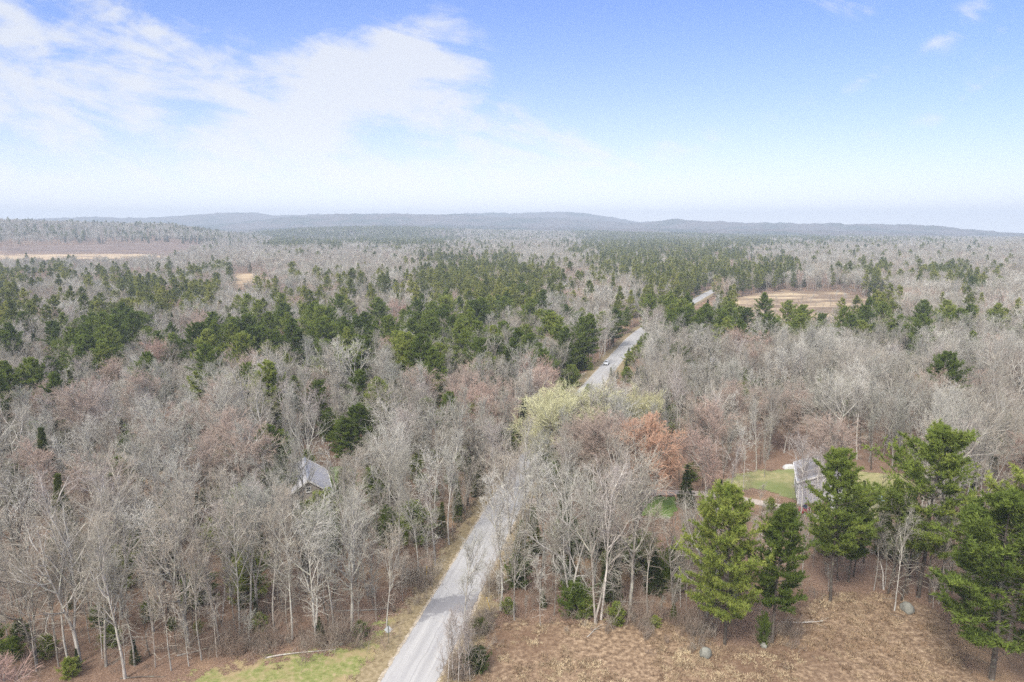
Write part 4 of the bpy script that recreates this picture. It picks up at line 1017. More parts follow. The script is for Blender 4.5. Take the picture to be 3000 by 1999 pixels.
def blocked(x, y, grow=0.0):
    b = road_dist(x, y) < 5.2 + grow
    for P, gname in ((CLEAR, 0), (FRONT, 0), (LAWNL, 0), (FIELD, 2), (MARSH, 0), (MEAD, 0), (LAWN1, 1), (LAWN3, 1), (YARDL, 1.0), (HOUSE_R, 2), (REDGAP, 0), (TURN, 1.5)):
        b |= inside(P, x, y, gname)
    b |= inside(LAWN2, x, y, -0.0) & (rng.random(len(x)) > 0.3)
    dd = np.full(len(x), 1e9)
    for p in dl[::2]: dd = np.minimum(dd, np.hypot(x - p[0], y - p[1]))
    b |= dd < 2.8
    return b

PTS = []     # (kind, variant, x, y, scale, rotz, hero label or None)
def add(kind, x, y, h=None, label=None, var=None, rot=None, wide=1.0):
    vs = PROTO[kind]; v = R.randrange(len(vs)) if var is None else var
    s = (h / vs[v][3]) if h else R.uniform(0.82, 1.12)
    PTS.append([kind, v, float(x), float(y), s, R.uniform(0, 6.28) if rot is None else rot, label, wide])
HER = []     # hero spots keep others away
def at_base(kind, px, py, h, label=None, var=None, wide=1.0):
    x, y = ground(px, py); add(kind, x, y, h, label, var, wide=wide); HER.append((x, y, 1.6 if kind not in ('pine_tree',) else 4.0))
def at_top(kind, px, py, h, label=None, var=None, wide=1.0):
    x, y = ground(px, py, h * (0.96 if 'pine' in kind or 'spruce' in kind else 1.2)); add(kind, x, y, h, label, var, wide=wide); HER.append((x, y, 2.0))

# ---- foreground pines
at_base('pine_tree', 2123, 1890, 20.5, 'tall white pine with broad crown, nearest to the small rounded boulder in the clearing', 0, .86)
at_base('pine_tree', 2262, 1885, 18.5, 'narrower pine touching the right side of the broad clearing pine', 2, .85)
at_base('pine_tree', 2432, 1762, 22, 'tall pine directly in front of the grey house', 1, .85)
at_base('pine_tree', 2485, 1705, 14.5, 'shorter pine just behind and right of the pine before the grey house', 2)
at_base('pine_tree', 2690, 1750, 24.5, 'tallest pine, standing behind the large grey boulder', 3)
at_base('pine_tree', 2905, 1990, 22.5, 'large pine cut by the right edge of the photo, bottom right', 0, 1.2)
at_base('pine_tree', 3010, 1880, 22, 'pine behind the bottom right pine, its trunk outside the photo', 3)
at_base('pine_tree', 2620, 1690, 15, 'slim pine between the house pine and the tallest pine', 2, 0.7)
at_base('pine_tree', -30, 2010, 8, 'dark green young pine cut by the bottom left corner', 2, 1.2)
at_base('young_pine', 1682, 1800, 4.6, 'bushy bright green young pine at the right roadside wood edge', 0, 1.15)
at_base('young_pine', 2236, 1890, 4.2, 'small yellow green pine sapling between the two clearing pines', 0, 0.45)
at_base('young_pine', 1808, 1830, 3.0, 'olive shrubby pine at the middle of the clearing edge', 0, 0.9)
at_base('young_pine', 205, 1985, 2.4, 'small green pine shrub at the bottom left wood edge', 0)
at_base('young_pine', 1920, 1838, 1.6, 'tiny green pine seedling on the clearing edge', 0)
at_base('juniper_bush', 1395, 1965, 2.6, 'dark green juniper bush behind the white birch clump by the road', 0, 1.2)
at_base('juniper_bush', 1405, 1850, 1.6, 'low dark bush right of the patched road stretch', 0, 1.3)
at_base('spruce_tree', 1785, 1760, 10, 'dark spruce among the pale trunks behind the young pine', 0)
at_base('spruce_tree', 1770, 1640, 13, 'tallest dark spruce behind the pale trunks right of the road', 2)
at_base('spruce_tree', 1735, 1620, 12, 'dark spruce left of the tallest spruce behind the pale trunks', 0)
at_base('spruce_tree', 1650, 1600, 11, 'dark spruce nearest the road behind the pale trunks', 1)
at_base('spruce_tree', 1515, 1720, 5.5, 'short dark spruce beside the road behind the pale sapling', 1)
# ---- mid-distance pines that can be told apart
for (px, py, h, var, wd) in [(1893, 978, 13, 2, .8), (1925, 992, 12, 2, .9), (1940, 868, 19, 0, 1), (1965, 885, 18, 3, 1), (1450, 985, 18, 1, 1), (1505, 966, 19, 2, 1), (1556, 980, 18, 1, .9), (1275, 1062, 11, 2, 1), (1325, 1050, 11, 2, 1), (1370, 1066, 11, 2, .8),
                             (1200, 980, 21, 0, 1), (1170, 975, 18, 3, 1), (1265, 935, 20, 1, 1), (1215, 942, 17, 2, 1), (1300, 873, 21, 3, 1), (1370, 886, 20, 2, 1), (1090, 945, 19, 2, 1), (1150, 948, 18, 1, 1), (1505, 826, 20, 0, 1), (1537, 833, 19, 0, 1),
                             (225, 995, 18, 0, 1.1), (262, 986, 19, 3, 1.1), (300, 1000, 17, 1, 1.1), (500, 980, 18, 1, .9), (577, 952, 21, 3, 1), (615, 938, 20, 2, 1), (735, 965, 19, 0, 1.1), (765, 960, 19, 0, 1), (955, 930, 21, 1, .8), (960, 1000, 18, 3, 1), (1040, 1010, 18, 1, 1), (1010, 1020, 17, 2, 1),
                             (590, 1092, 15, 2, 1.1), (615, 1100, 14, 2, 1), (510, 1222, 8, 2, 1.3), (790, 1252, 14, 0, .9), (815, 1265, 12, 2, .8), (1390, 1165, 12, 2, 1), (1430, 1185, 10, 2, 1), (1040, 1190, 14, 3, 1), (1060, 1185, 13, 1, 1), (2697, 985, 15, 1, .9), (2790, 976, 15, 0, 1), (2960, 1015, 12, 0, 1), (2850, 810, 20, 1, .9), (2880, 822, 18, 2, .9),
                             (2140, 888, 18, 1, 1), (2165, 900, 17, 0, 1), (2190, 905, 17, 3, 1), (2120, 905, 16, 2, 1), (2225, 936, 16, 1, .9), (2275, 935, 16, 0, 1), (2340, 940, 16, 3, 1), (2400, 945, 16, 0, 1), (2425, 960, 14, 2, 1), (2500, 925, 18, 1, 1), (2530, 942, 16, 0, 1), (2560, 950, 15, 2, 1), (2655, 955, 16, 1, .8), (2830, 912, 17, 0, 1), (2910, 908, 16, 3, 1), (1800, 905, 17, 0, 1), (1765, 915, 17, 1, 1), (1700, 905, 16, 2, 1), (1660, 895, 17, 3, 1), (1340, 800, 18, 1, 1)]:
    at_top('pine_tree', px, py, h, None, var, wd)
at_top('spruce_tree', 2067, 993, 13, 'lone dark spruce on the right, between the distant road and the white trailer', 2, 1.25)
at_top('spruce_tree', 2925, 1008, 8, 'small dark spruce near the right photo edge beyond the maples', 0, 1.2)
at_top('spruce_tree', 2072, 878, 10, 'small dark spruce beside the far bend of the road', 0, 1.3)
for (px, py, h) in [(1330, 1180, 9), (100, 1240, 12), (330, 1350, 13), (690, 1300, 9), (1240, 1170, 12), (870, 1105, 13), (930, 1120, 14), (700, 1180, 11), (440, 1130, 10), (1150, 1110, 12), (960, 1200, 10), (1000, 1230, 11), (410, 1060, 14), (160, 1090, 11)]:
    at_top('pine_tree', px, py, h, None, R.randrange(4), R.uniform(.8, 1.1))
for (px, py, h) in [(5, 1178, 15), (70, 1165, 12), (95, 1175, 11), (110, 1180, 10), (130, 1165, 9), (295, 1188, 7), (360, 1205, 6), (168, 1150, 8), (555, 1150, 11), (830, 1160, 13), (800, 1150, 12), (1867, 1075, 9), (1950, 1135, 9), (2415, 1118, 9), (2475, 1120, 8), (2030, 1185, 7), (1035, 905, 12), (1080, 910, 12), (895, 1170, 10)]:
    at_top('spruce_tree', px, py, h)
# ---- budding hardwoods
at_top('orange_maple', 1912, 1216, 14, 'rounded maple with bright orange buds, right of the road', 0, .95)
at_top('budding_tree', 1640, 1155, 14, 'left crown of the yellow green budding trees in front of the distant road', 0)
at_top('budding_tree', 1715, 1142, 14, 'right crown of the yellow green budding trees in front of the distant road', 0, 1.0)
at_top('budding_tree', 1880, 1150, 12, 'yellow green budding tree standing apart, behind the orange maple', 0, .8)
for (px, py, h) in [(1770, 1215, 14), (1800, 1240, 13), (1700, 1230, 12), (1600, 1060, 14), (1580, 1090, 13), (650, 1110, 13), (690, 1120, 13), (1130, 1000, 13), (1235, 1085, 13), (2310, 1130, 13), (2450, 1230, 13), (2080, 1180, 13), (1340, 1090, 13), (1480, 1100, 13), (700, 1050, 14), (330, 1320, 13), (1420, 1140, 13), (2080, 1270, 12), (2240, 1010, 12), (1230, 1010, 12), (2700, 1080, 13), (2990, 1250, 13)]:
    at_top('red_maple', px, py, h)
# ---- foreground hardwoods at their trunks
for (k, px, py, h, var) in [('bare_tree', 367, 1988, 17, 0), ('bare_tree', 234, 1942, 18, 1), ('bare_tree', 107, 1946, 17, 5), ('slender_tree', 173, 1954, 14, 0), ('bare_tree', 204, 1950, 17, 3), ('slender_tree', 502, 1965, 13, 1), ('slender_tree', 591, 1934, 15, 0), ('bare_tree', 642, 1893, 18, 3),
                            ('bare_tree', 703, 1863, 17, 6), ('bare_tree', 734, 1842, 18, 2), ('bare_tree', 556, 1905, 18, 1), ('bare_tree', 805, 1852, 18, 3), ('bare_tree', 856, 1873, 17, 6), ('bare_tree', 925, 1872, 18, 5), ('bare_tree', 979, 1857, 17, 2), ('birch_tree', 240, 1750, 20, 1), ('bare_tree', 450, 1850, 17, 2), ('slender_tree', 300, 1930, 13, 1),
                            ('bare_tree', 1030, 1852, 17, 1), ('bare_tree', 1132, 1855, 14, 3), ('bare_tree', 1224, 1694, 13, 2), ('bare_tree', 1275, 1658, 17, 0), ('bare_tree', 1316, 1597, 18, 3), ('bare_tree', 1366, 1905, 15, 2),
                            ('bare_tree', 1507, 1818, 13, 6), ('bare_tree', 1672, 1785, 19, 4), ('bare_tree', 1745, 1827, 20, 5), ('birch_tree', 1760, 1815, 20, 0), ('bare_tree', 1843, 1800, 20, 1), ('bare_tree', 1585, 1695, 19, 3), ('bare_tree', 1466, 1788, 19, 3), ('bare_tree', 1637, 1644, 19, 2), ('bare_tree', 1792, 1650, 20, 6), ('slender_tree', 1896, 1800, 15, 0), ('slender_tree', 1583, 1836, 10, 1), ('bare_tree', 1492, 1566, 15, 4), ('bare_tree', 1971, 1773, 12, 4), ('slender_tree', 1540, 1730, 15, 0), ('bare_tree', 1530, 1560, 18, 0), ('bare_tree', 1555, 1590, 18, 2),
                            ('slender_tree', 2300, 1760, 10, 0), ('slender_tree', 2010, 1790, 9, 1), ('slender_tree', 2620, 1790, 14, 0), ('slender_tree', 2750, 1770, 13, 1), ('slender_tree', 2560, 1730, 12, 0), ('bare_tree', 2350, 1700, 11, 6)]:
    at_base(k, px, py, h, None, var)
for (px, py, h) in [(2455, 1700, 12), (2500, 1690, 13), (2530, 1650, 12), (2575, 1640, 14), (2600, 1740, 14), (2640, 1760, 15), (2665, 1700, 14), (2725, 1765, 16), (2745, 1730, 15), (2790, 1740, 14), (2820, 1760, 13), (2120, 1760, 9), (2060, 1780, 9), (2025, 1760, 10)]:
    at_base('slender_tree', px, py, h, None, 2 if px > 2400 else 0)
for (k_, px, py, h, var) in [('bare_tree', 1500, 1370, 17, 2), ('bare_tree', 1730, 1380, 18, 1), ('bare_tree', 1560, 1290, 16, 0), ('bare_tree', 1700, 1340, 17, 3), ('bare_tree', 1650, 1395, 15, 4)]:
    at_base(k_, px, py, h, None, var)
x0, y0 = ground(1335, 2005)
for i, (ddx, ddy, h) in enumerate([(-0.9, 0, 7.5), (-.2, .6, 8.5), (.3, -.2, 7), (1.6, .5, 6.5), (.9, 1.0, 8)]):
    add('birch_tree', x0 + ddx, y0 + ddy, h, ['leftmost thin white birch of the clump at the bottom edge beside the road', 'tallest white birch of the clump at the bottom edge beside the road', 'short white birch in the middle of the bottom edge clump', 'rightmost leaning white birch of the clump at the bottom edge', 'rear white birch of the clump at the bottom edge'][i], 0, wide=.7)
for (px, py, h) in [(2360, 1240, 15), (2390, 1245, 14), (60, 1010, 16), (130, 1020, 16), (290, 1080, 16), (2085, 960, 14), (2165, 970, 15), (1280, 1130, 14), (1450, 1200, 15), (1500, 1230, 13), (2015, 940, 14), (2110, 1130, 13), (2130, 1220, 15), (2620, 1110, 13), (2750, 1110, 12), (1660, 1260, 13), (1480, 1280, 12), (2410, 1320, 13)]:
    at_top('birch_tree', px, py, h)

# ---- the rest of the woods
# spots of ground the photo shows: nothing tall stands in front of them
VIEW = [(ROADPX[i][0] * (1 - f) + ROADPX[i + 1][0] * f, ROADPX[i][1] * (1 - f) + ROADPX[i + 1][1] * f, 1.0) for i in range(2, 5) for f in (0, .33, .66)]
VIEW += [(1700, 1135, 1), (1715, 1120, 1), (1760, 1080, 1), (1790, 1055, 1), (1825, 1025, 1), (1800, 1075, .9), (1770, 1110, .9), (2130, 1455, .6), (2180, 1462, .5), (2120, 1425, .6), (1500, 1445, .6), (1530, 1400, .4), (1550, 1360, .3), (1690, 1120, 1), (1725, 1110, 1), (1750, 1100, 1), (1776, 1068, 1), (1810, 1040, 1), (1840, 1010, .9), (1730, 1140, .9), (2050, 878, 1), (2070, 868, 1), (2040, 885, 1),
         (1930, 1480, .9), (1900, 1500, .9), (1960, 1470, .9), (1900, 1447, .8), (1975, 1445, .8), (2030, 1447, .6), (2080, 1449, .4), (905, 1400, .25), (890, 1360, .2), (940, 1420, .2), (1005, 1410, .3), (2350, 1440, 1), (2360, 1360, 1), (2390, 1350, .9), (2345, 1400, 1), (1910, 1465, .9), (1950, 1495, .9), (2000, 1447, .8), (2060, 1448, .7), (2380, 1400, .9), (2365, 1500, 1), (2345, 1495, 1), (2390, 1500, .9), (2310, 1370, .6), (2586, 1460, .9), (2560, 1420, .8), (2600, 1420, .8), (2620, 1480, .8), (2200, 1405, .8), (2250, 1400, .8), (2150, 1425, .7), (2290, 1410, .8), (2202, 1080, .7),
         (2200, 935, .8), (2260, 930, .8), (2330, 940, .8), (2400, 935, .8), (2460, 920, .6), (2290, 895, .9), (2200, 880, .9), (100, 755, .9), (200, 752, .9), (300, 750, .9), (400, 750, .9), (0, 756, .9), (480, 750, .8), (560, 742, .8), (50, 765, .8), (150, 762, .8), (250, 762, .8), (350, 760, .8), (2260, 900, .9), (2320, 870, .9), (2380, 890, .9), (2440, 880, .9), (2180, 910, .8), (2500, 890, .7), (2350, 920, .8), (720, 825, .9), (760, 815, .9), (700, 835, .8), (1240, 1690, .5)]
def scatter(r0, r1, area, azm=43):
    n = int((r1 ** 2 - r0 ** 2) * math.radians(azm) / area)
    cell = math.sqrt(area)
    g = np.arange(-r1, r1, cell)
    X, Y = np.meshgrid(g, np.arange(0, r1, cell))
    x = X.ravel() + rng.uniform(-.48, .48, X.size) * cell; y = Y.ravel() + rng.uniform(-.48, .48, X.size) * cell
    r = np.hypot(x, y); a = np.degrees(np.arctan2(x, y))
    k = (r >= r0) & (r < r1) & (np.abs(a) < azm)
    x, y = x[k], y[k]
    return x, y
HX = np.array([[h[0], h[1], h[2]] for h in HER])
x, y = scatter(62, 150, 13); k = ~blocked(x, y, -.8); x, y = x[k], y[k]
for X_, Y_ in zip(x, y):
    b0, b1 = project(X_, Y_, 0.0); hs = R.uniform(3, 8.5); c0, c1 = project(X_, Y_, hs)
    if not any(abs(b0 - vx) < 40 and b1 > vy > c1 for vx, vy, pr in VIEW) and R.random() < .75: add('slender_tree', X_, Y_, hs, wide=1.3)
for (r0, r1, area, lod) in [(62, 330, 27, 0), (330, 700, 32, 1), (700, 1250, 48, 1), (1250, 3300, 110, 2)]:
    x, y = scatter(r0, r1, area)
    k = ~blocked(x, y)
    x, y = x[k], y[k]
    if lod == 0:
        ok = np.ones(len(x), bool)
        for hx, hy, hr in HX: ok &= np.hypot(x - hx, y - hy) > hr
        x, y = x[ok], y[ok]
    if lod < 2:
        ok = np.ones(len(x), bool)
        b0, b1 = project(x, y, 0 * x); c0, c1 = project(x, y, 0 * x + 16)
        hw = FPX * (3.0 + np.hypot(x, y) / 110) / np.hypot(x, y)
        for (vx, vy, pr) in VIEW: ok &= ~((np.abs(b0 - vx) < hw) & (b1 > vy + 4) & (c1 < vy) & (rng.random(len(x)) < pr))
        x, y = x[ok], y[ok]
    if lod == 0:
        b0, b1 = project(x, y, 0 * x); ok = ~((b1 > 1560) & (b0 > 2230)) & ~((b1 > 1480) & (b0 > 2290) & (b0 < 2460)); x, y = x[ok], y[ok]
    px, py = project(x, y, terrain(x, y) + 12)
    cs = conif_share(px, py)
    cl = vnoise(x, y, 26 if lod < 2 else 90, 5)                 # conifers stand in clumps
    pc = np.clip(cs * 0.74 - 0.02, 0, 0.7)
    thr = 0.5 + (pc - 0.5) * 0.9
    if r1 < 340: cs = np.where(py > 1180, np.minimum(cs, .06), cs); thr = np.where(py > 1180, 0, thr)
    iscon = (0.3 * cl + 0.2 * vnoise(x, y, 9 if lod < 2 else 40, 8) + 0.5 * rng.random(len(x)) < thr) & (cs > 0.15) | (rng.random(len(x)) < cs * 0.22 + 0.012 * (r1 > 330))
    small = rng.random(len(x)); iscon &= ~((px > 1350) & (py > 1180))
    redz = vnoise(x, y, 30, 9); hv = vnoise(x, y, 45, 12)
    for i in range(len(x)):
        X_, Y_ = x[i], y[i]
        if iscon[i]:
            if small[i] < (0.13 if cs[i] > .25 else .6): add('spruce_tree' if lod == 0 else 'spruce_far', X_, Y_, None)
            else: add('pine_tree' if lod == 0 else 'pine_far', X_, Y_, R.uniform(11, 21) * (1.2 if lod == 2 else 1.05), wide=R.uniform(.72, .95))
        elif lod == 0:
            q = small[i]
            if q < .05: add('birch_tree', X_, Y_, R.uniform(12, 17))
            elif q < .05 + .11 * (redz[i] > .58): add('red_maple', X_, Y_, R.uniform(9, 14))
            elif q > .80: add('slender_tree', X_, Y_, R.uniform(8, 14))
            elif q > .69: add('dark_tree', X_, Y_, R.uniform(9, 16))
            else: add('bare_tree', X_, Y_, R.uniform(11, 19) * (.8 + .35 * hv[i]))
        else:
            q = small[i]
            if redz[i] > .64 and q < .4: add('bare_far', X_, Y_, R.uniform(10, 14), var=3)
            elif q < .03 and lod == 1: add('birch_tree', X_, Y_, R.uniform(13, 17))
            else: add('bare_far', X_, Y_, R.uniform(10, 16.5) * (1.12 if lod == 2 else 1) * (1 - .2 * (cs[i] > .4)), var=R.randrange(3))
for j in range(260):      # dark treeline beyond the bog
    px_ = R.uniform(-500, 900); X_, Y_ = ground(px_, 733 + R.gauss(0, 2.5) - (px_ > 300) * 4); add('spruce_far', X_, Y_, R.uniform(12, 19))
for j in range(420):      # saplings closing in on the open field
    px_ = R.uniform(2180, 2720); py_ = R.uniform(856, 985)
    if R.random() < (px_ - 2180) / 620 + .3 * (py_ > 950):
        X_, Y_ = ground(px_, py_); add('slender_tree', X_, Y_, R.uniform(3, 8), wide=1.8)
for j in range(60):       # tight dark stand beside the straw meadow
    X_, Y_ = ground(R.uniform(568, 678), R.uniform(818, 842)); add('pine_far', X_, Y_, R.uniform(13, 19))
for j in range(90):       # pines on the crest of the near ridge
    px_ = R.choice([R.uniform(1010, 1160), R.uniform(-100, 500), R.uniform(1700, 2100), R.uniform(2300, 2700)]); a_ = (px_ - 1500) / FPX; d_ = R.uniform(1900, 2300); add('pine_far', a_ * d_, d_, R.uniform(16, 26))
# the tall bare wall of trees behind the field and brush growing into it
print('tree points', len(PTS))

# ---- which ones are things: the largest in the photo, per kind
NAMEOF = {'bare_tree': 'bare_tree', 'slender_tree': 'slender_tree', 'dark_tree': 'dark_tree', 'birch_tree': 'birch_tree', 'red_maple': 'maple_tree', 'orange_maple': 'maple_tree', 'budding_tree': 'budding_tree', 'pine_tree': 'pine_tree', 'spruce_tree': 'spruce_tree', 'young_pine': 'young_pine', 'juniper_bush': 'juniper_bush'}
LIMIT = {'bare_tree': 250, 'dark_tree': 60, 'slender_tree': 90, 'birch_tree': 110, 'red_maple': 110, 'pine_tree': 290, 'spruce_tree': 170}
xs = np.array([p[2] for p in PTS]); ys = np.array([p[3] for p in PTS]); sc = np.array([p[4] * PROTO[p[0]][p[1]][3] for p in PTS])
bx, by = project(xs, ys, terrain(xs, ys)); tx, ty = project(xs, ys, terrain(xs, ys) + sc * .8)
inframe = (tx > -10) & (tx < 3010) & (ty > 0) & (ty < 1995)
size = sc / np.hypot(xs, ys) * inframe
order = np.argsort(-size)
indiv = set(); cnt = {}
for i in order:
    k = PTS[i][0]
    if PTS[i][6]: indiv.add(i); continue
    if k not in LIMIT or size[i] <= 0: continue
    if cnt.get(k, 0) < LIMIT[k]: cnt[k] = cnt.get(k, 0) + 1; indiv.add(i)

ANCH = [('the back of the diamond sign', 1137, 1850), ('the metal roofed cabin', 905, 1390), ('the patched stretch of road', 1312, 1775), ('the grey house', 2400, 1440), ('the red car', 2365, 1495), ('the driveway mouth', 1560, 1470),
        ('the white car on the road', 1776, 1066), ('the orange maple', 1908, 1270), ('the roadside birch clump', 1335, 1990), ('the small rounded boulder', 2066, 1916), ('the large grey boulder', 2657, 1783), ('the white trailer', 2202, 1080),
        ('the bottom left corner', 0, 1999), ('the young pine by the clearing', 1680, 1770), ('the sandy turnout', 1725, 1110), ('the brown field', 2350, 900), ('the straw meadow', 730, 820), ('the bright green lawn', 1930, 1485), ('the lone dark spruce', 2067, 1040), ('the middle of the left photo edge', 0, 1250), ('the middle of the right photo edge', 3000, 1250), ('the far bend of the road', 2050, 880), ('the far bog', 350, 755), ('the bottom right corner', 3000, 1999), ('the yellow guy guard', 1428, 1775)]
ORD0 = ['nearest', 'second', 'third', 'fourth', 'fifth', 'sixth', 'seventh', 'eighth', 'ninth', 'tenth', 'eleventh', 'twelfth', 'thirteenth', 'fourteenth', 'fifteenth', 'sixteenth', 'seventeenth', 'eighteenth', 'nineteenth', 'twentieth']
TEN = ['twenty', 'thirty', 'forty', 'fifty', 'sixty', 'seventy', 'eighty', 'ninety']
ORD = ORD0 + [f'{t_}-{o_}' for t_ in TEN for o_ in ['first'] + ORD0[1:9]]
LOOK = {'bare_tree': 'leafless grey hardwood', 'slender_tree': 'thin leafless pole tree', 'dark_tree': 'dark barked leafless tree', 'birch_tree': 'pale trunked birch', 'red_maple': 'reddish budding maple', 'pine_tree': 'green pine', 'spruce_tree': 'dark narrow spruce'}
CATS = {'bare_tree': 'tree', 'slender_tree': 'tree', 'dark_tree': 'tree', 'birch_tree': 'birch', 'red_maple': 'maple', 'orange_maple': 'maple', 'budding_tree': 'tree', 'pine_tree': 'pine', 'spruce_tree': 'spruce', 'young_pine': 'young pine', 'juniper_bush': 'bush'}
GRP = {'bare_tree': 'leafless grey hardwoods of the woods', 'slender_tree': 'thin pole trees in the woods', 'dark_tree': 'dark barked leafless trees', 'birch_tree': 'pale birches', 'red_maple': 'maples in red or orange bud', 'orange_maple': 'maples in red or orange bud', 'budding_tree': 'yellow green budding trees', 'pine_tree': 'white pines', 'spruce_tree': 'dark spruces', 'young_pine': 'young pines at the clearing edge', 'juniper_bush': 'low evergreen bushes'}
buckets = {}
for i in indiv:
    if PTS[i][6]: continue
    k = PTS[i][0]
    best = min(range(len(ANCH)), key=lambda a: (tx[i] - ANCH[a][1]) ** 2 + (ty[i] - ANCH[a][2]) ** 2)
    dxx = tx[i] - ANCH[best][1]; dyy = ty[i] - ANCH[best][2]
    side = ('right of' if dxx > 0 else 'left of') if abs(dxx) > abs(dyy) else ('above' if dyy < 0 else 'below')
    buckets.setdefault((k, best, side), []).append((dxx ** 2 + dyy ** 2, i))
LAB = {}
for (k, a, side), L_ in buckets.items():
    L_.sort()
    for n_, (d_, i) in enumerate(L_):
        if n_ < len(ORD): LAB[i] = f"{LOOK[k]}, {ORD[n_]} one {side} {ANCH[a][0]}"
        else: LAB[i] = f"{LOOK[k]} farther out {side} {ANCH[a][0]}"

def place_thing(i):
    k, v, x, y, s, rz, lab, wd = PTS[i]
    tm, km, jm, H = PROTO[k][v]
    z = float(terrain(np.array([x]), np.array([y]))[0])
    root = bpy.data.objects.new(NAMEOF[k], None); COL.objects.link(root)
    root.empty_display_size = 0.5
    root.location = (x, y, z); root.rotation_euler = (0, 0, rz); root.scale = (s * wd, s * wd, s)
    root['label'] = lab or LAB[i]; root['category'] = CATS[k]; root['group'] = GRP[k]
    for nm, me in (('trunk', tm), ('crown', km)):
        c = bpy.data.objects.new(nm, me); COL.objects.link(c); c.parent = root
for i in sorted(indiv): place_thing(i)

# ---- everything else: one scattered mass per sort of wood
def gn_scatter(name, kinds, items, label):
    """items: (kind, variant, x, y, z, scale, rot, wide)"""
    coll = bpy.data.collections.new(name + '_sources'); index = {}
    n = 0
    for k in kinds:
        for v in range(len(PROTO[k])):
            o = bpy.data.objects.new(f'source_{n:03d}', PROTO[k][v][2]); coll.objects.link(o); index[(k, v)] = n; n += 1
    P = np.array([[i[2], i[3], i[4]] for i in items], np.float32)
    me = bpy.data.meshes.new(name); me.vertices.add(len(P)); me.vertices.foreach_set('co', P.ravel())
    a = me.attributes.new('src', 'INT', 'POINT'); a.data.foreach_set('value', np.array([index[(i[0], i[1])] for i in items], np.int32))
    a = me.attributes.new('scl', 'FLOAT_VECTOR', 'POINT'); a.data.foreach_set('vector', np.array([[i[5] * i[7], i[5] * i[7], i[5]] for i in items], np.float32).ravel())
    a = me.attributes.new('rot', 'FLOAT_VECTOR', 'POINT'); a.data.foreach_set('vector', np.array([[0, 0, i[6]] for i in items], np.float32).ravel())
    o = link(name, me, kind='stuff', label=label)
    ng = bpy.data.node_groups.new(name, 'GeometryNodeTree')
    ng.interface.new_socket('Geometry', in_out='INPUT', socket_type='NodeSocketGeometry'); ng.interface.new_socket('Geometry', in_out='OUTPUT', socket_type='NodeSocketGeometry')
    N = ng.nodes; L = ng.links
    gi = N.new('NodeGroupInput'); go = N.new('NodeGroupOutput'); ip = N.new('GeometryNodeInstanceOnPoints'); ci = N.new('GeometryNodeCollectionInfo')
    ci.inputs['Collection'].default_value = coll; ci.inputs['Separate Children'].default_value = True; ci.inputs['Reset Children'].default_value = True
    L.new(gi.outputs[0], ip.inputs['Points']); L.new(ci.outputs[0], ip.inputs['Instance']); ip.inputs['Pick Instance'].default_value = True
    for nm, typ, sock in (('src', 'INT', 'Instance Index'), ('scl', 'FLOAT_VECTOR', 'Scale'), ('rot', 'FLOAT_VECTOR', 'Rotation')):
        na = N.new('GeometryNodeInputNamedAttribute'); na.data_type = typ; na.inputs[0].default_value = nm
        L.new(na.outputs[0], ip.inputs[sock])
    L.new(ip.outputs[0], go.inputs[0])
    md = o.modifiers.new('scatter', 'NODES'); md.node_group = ng
    return o
zt = terrain(xs, ys)
def rest(kinds):
    return [(PTS[i][0], PTS[i][1], PTS[i][2], PTS[i][3], zt[i] - 0.05, PTS[i][4], PTS[i][5], PTS[i][7]) for i in range(len(PTS)) if i not in indiv and PTS[i][0] in kinds]
BK = ['dark_tree', 'bare_tree', 'slender_tree', 'birch_tree', 'red_maple', 'bare_far']
EK = ['pine_tree', 'pine_far', 'spruce_tree', 'spruce_far']
gn_scatter('hardwood_forest', BK, rest(BK), 'mass of leafless hardwoods filling the woods to the horizon')
gn_scatter('evergreen_forest', EK, rest(EK), 'mass of pines and spruces in the woods beyond the near trees')
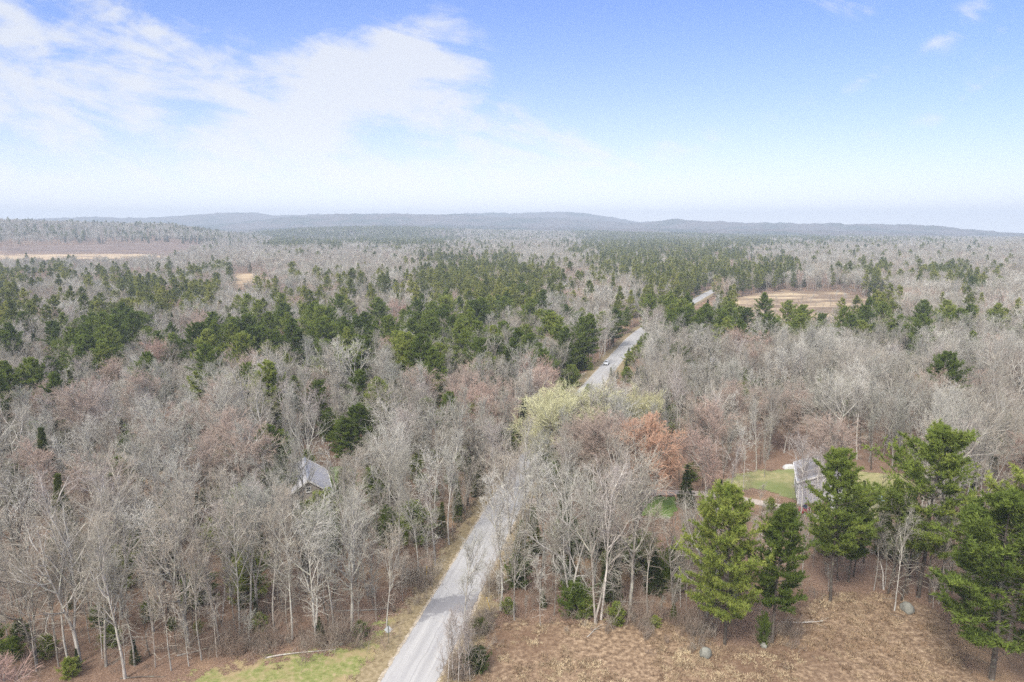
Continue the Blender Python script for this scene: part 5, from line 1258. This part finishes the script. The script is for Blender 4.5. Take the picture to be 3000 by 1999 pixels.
# undergrowth
bi = []
for (r0, r1, area) in [(60, 130, 5.0), (130, 330, 22), (330, 620, 60)]:
    x, y = scatter(r0, r1, area)
    k = ~blocked(x, y, -1.0)
    fr = (inside(CLEAR, x, y) | inside(FIELD, x, y)) & (rng.random(len(x)) < 0.05)
    k = (k & (rng.random(len(x)) < (0.25 + 0.75 * vnoise(x, y, 9, 3)))) | (fr & (road_dist(x, y) > 6))
    for X_, Y_, f in zip(x[k], y[k], fr[k]): bi.append(('brush', R.randrange(3), X_, Y_, 0.0, R.uniform(.35, .9) * (.5 if f else 1), R.uniform(0, 6.28), 1.0))
for (px, py, n, spx) in [(700, 1900, 60, 220), (1000, 1880, 40, 120), (1400, 1840, 30, 70), (1340, 1970, 26, 40), (1900, 1830, 40, 150), (2050, 1860, 25, 40), (2290, 1870, 20, 60), (1420, 1720, 50, 60), (1230, 1700, 50, 60)]:
    for j in range(n):
        X_, Y_ = ground(px + R.gauss(0, spx * .5), py + R.gauss(0, 18))
        if road_dist(np.array([X_]), np.array([Y_]))[0] > 3.7: bi.append(('brush', R.randrange(3), X_, Y_, 0.0, R.uniform(.4, 1.0), R.uniform(0, 6.28), 1.0))
gn_scatter('undergrowth', ['brush'], bi, 'brown leafless brush and saplings under the trees and along the road')
ti = []
for P_, area, keep in ((CLEAR, .55, .8), (LAWNL, 1.6, .5)):
    lo, hi = P_.min(0), P_.max(0); lo[1] = max(lo[1], 62); hi[0] = min(hi[0], 75); n = int(np.prod(hi - lo) / area)
    x = rng.uniform(lo[0], hi[0], n); y = rng.uniform(lo[1], hi[1], n)
    k = inside(P_, x, y) & (rng.random(n) < keep * np.clip(1.9 * vnoise(x, y, 7, 77) - .35, 0, 1)) & (road_dist(x, y) > 4.6); x, y = x[k], y[k]
    for X_, Y_ in zip(x, y): ti.append(('tuft', R.randrange(3), X_, Y_, 0.0, R.uniform(.5, 1.3), R.uniform(0, 6.28), 1.0))
gn_scatter('bracken', ['tuft'], ti, 'flattened brown bracken and dry grass tufts on the clearing')
# dark evergreen seedlings under the near hardwoods
si = []
x, y = scatter(60, 300, 30); k = ~blocked(x, y); x, y = x[k], y[k]
kk = (vnoise(x, y, 18, 21) > .5) & ~inside(LAWN2, x, y, 2); x, y = x[kk], y[kk]
for X_, Y_ in zip(x, y): si.append(('young_pine', 0, X_, Y_, 0.0, R.uniform(.4, 1.7) if Y_ > 85 else R.uniform(.25, .7), R.uniform(0, 6.28), R.uniform(.7, 1.1)) if R.random() < .6 else ('spruce_tree', R.randrange(3), X_, Y_, 0.0, R.uniform(.25, .6) if Y_ > 85 else .2, R.uniform(0, 6.28), R.uniform(.9, 1.4)))
gn_scatter('evergreen_seedlings', ['young_pine', 'spruce_tree'], si, 'low evergreen seedlings scattered beneath the leafless trees')
print('individuals', len(indiv), 'brush', len(bi))
exec_objects = True
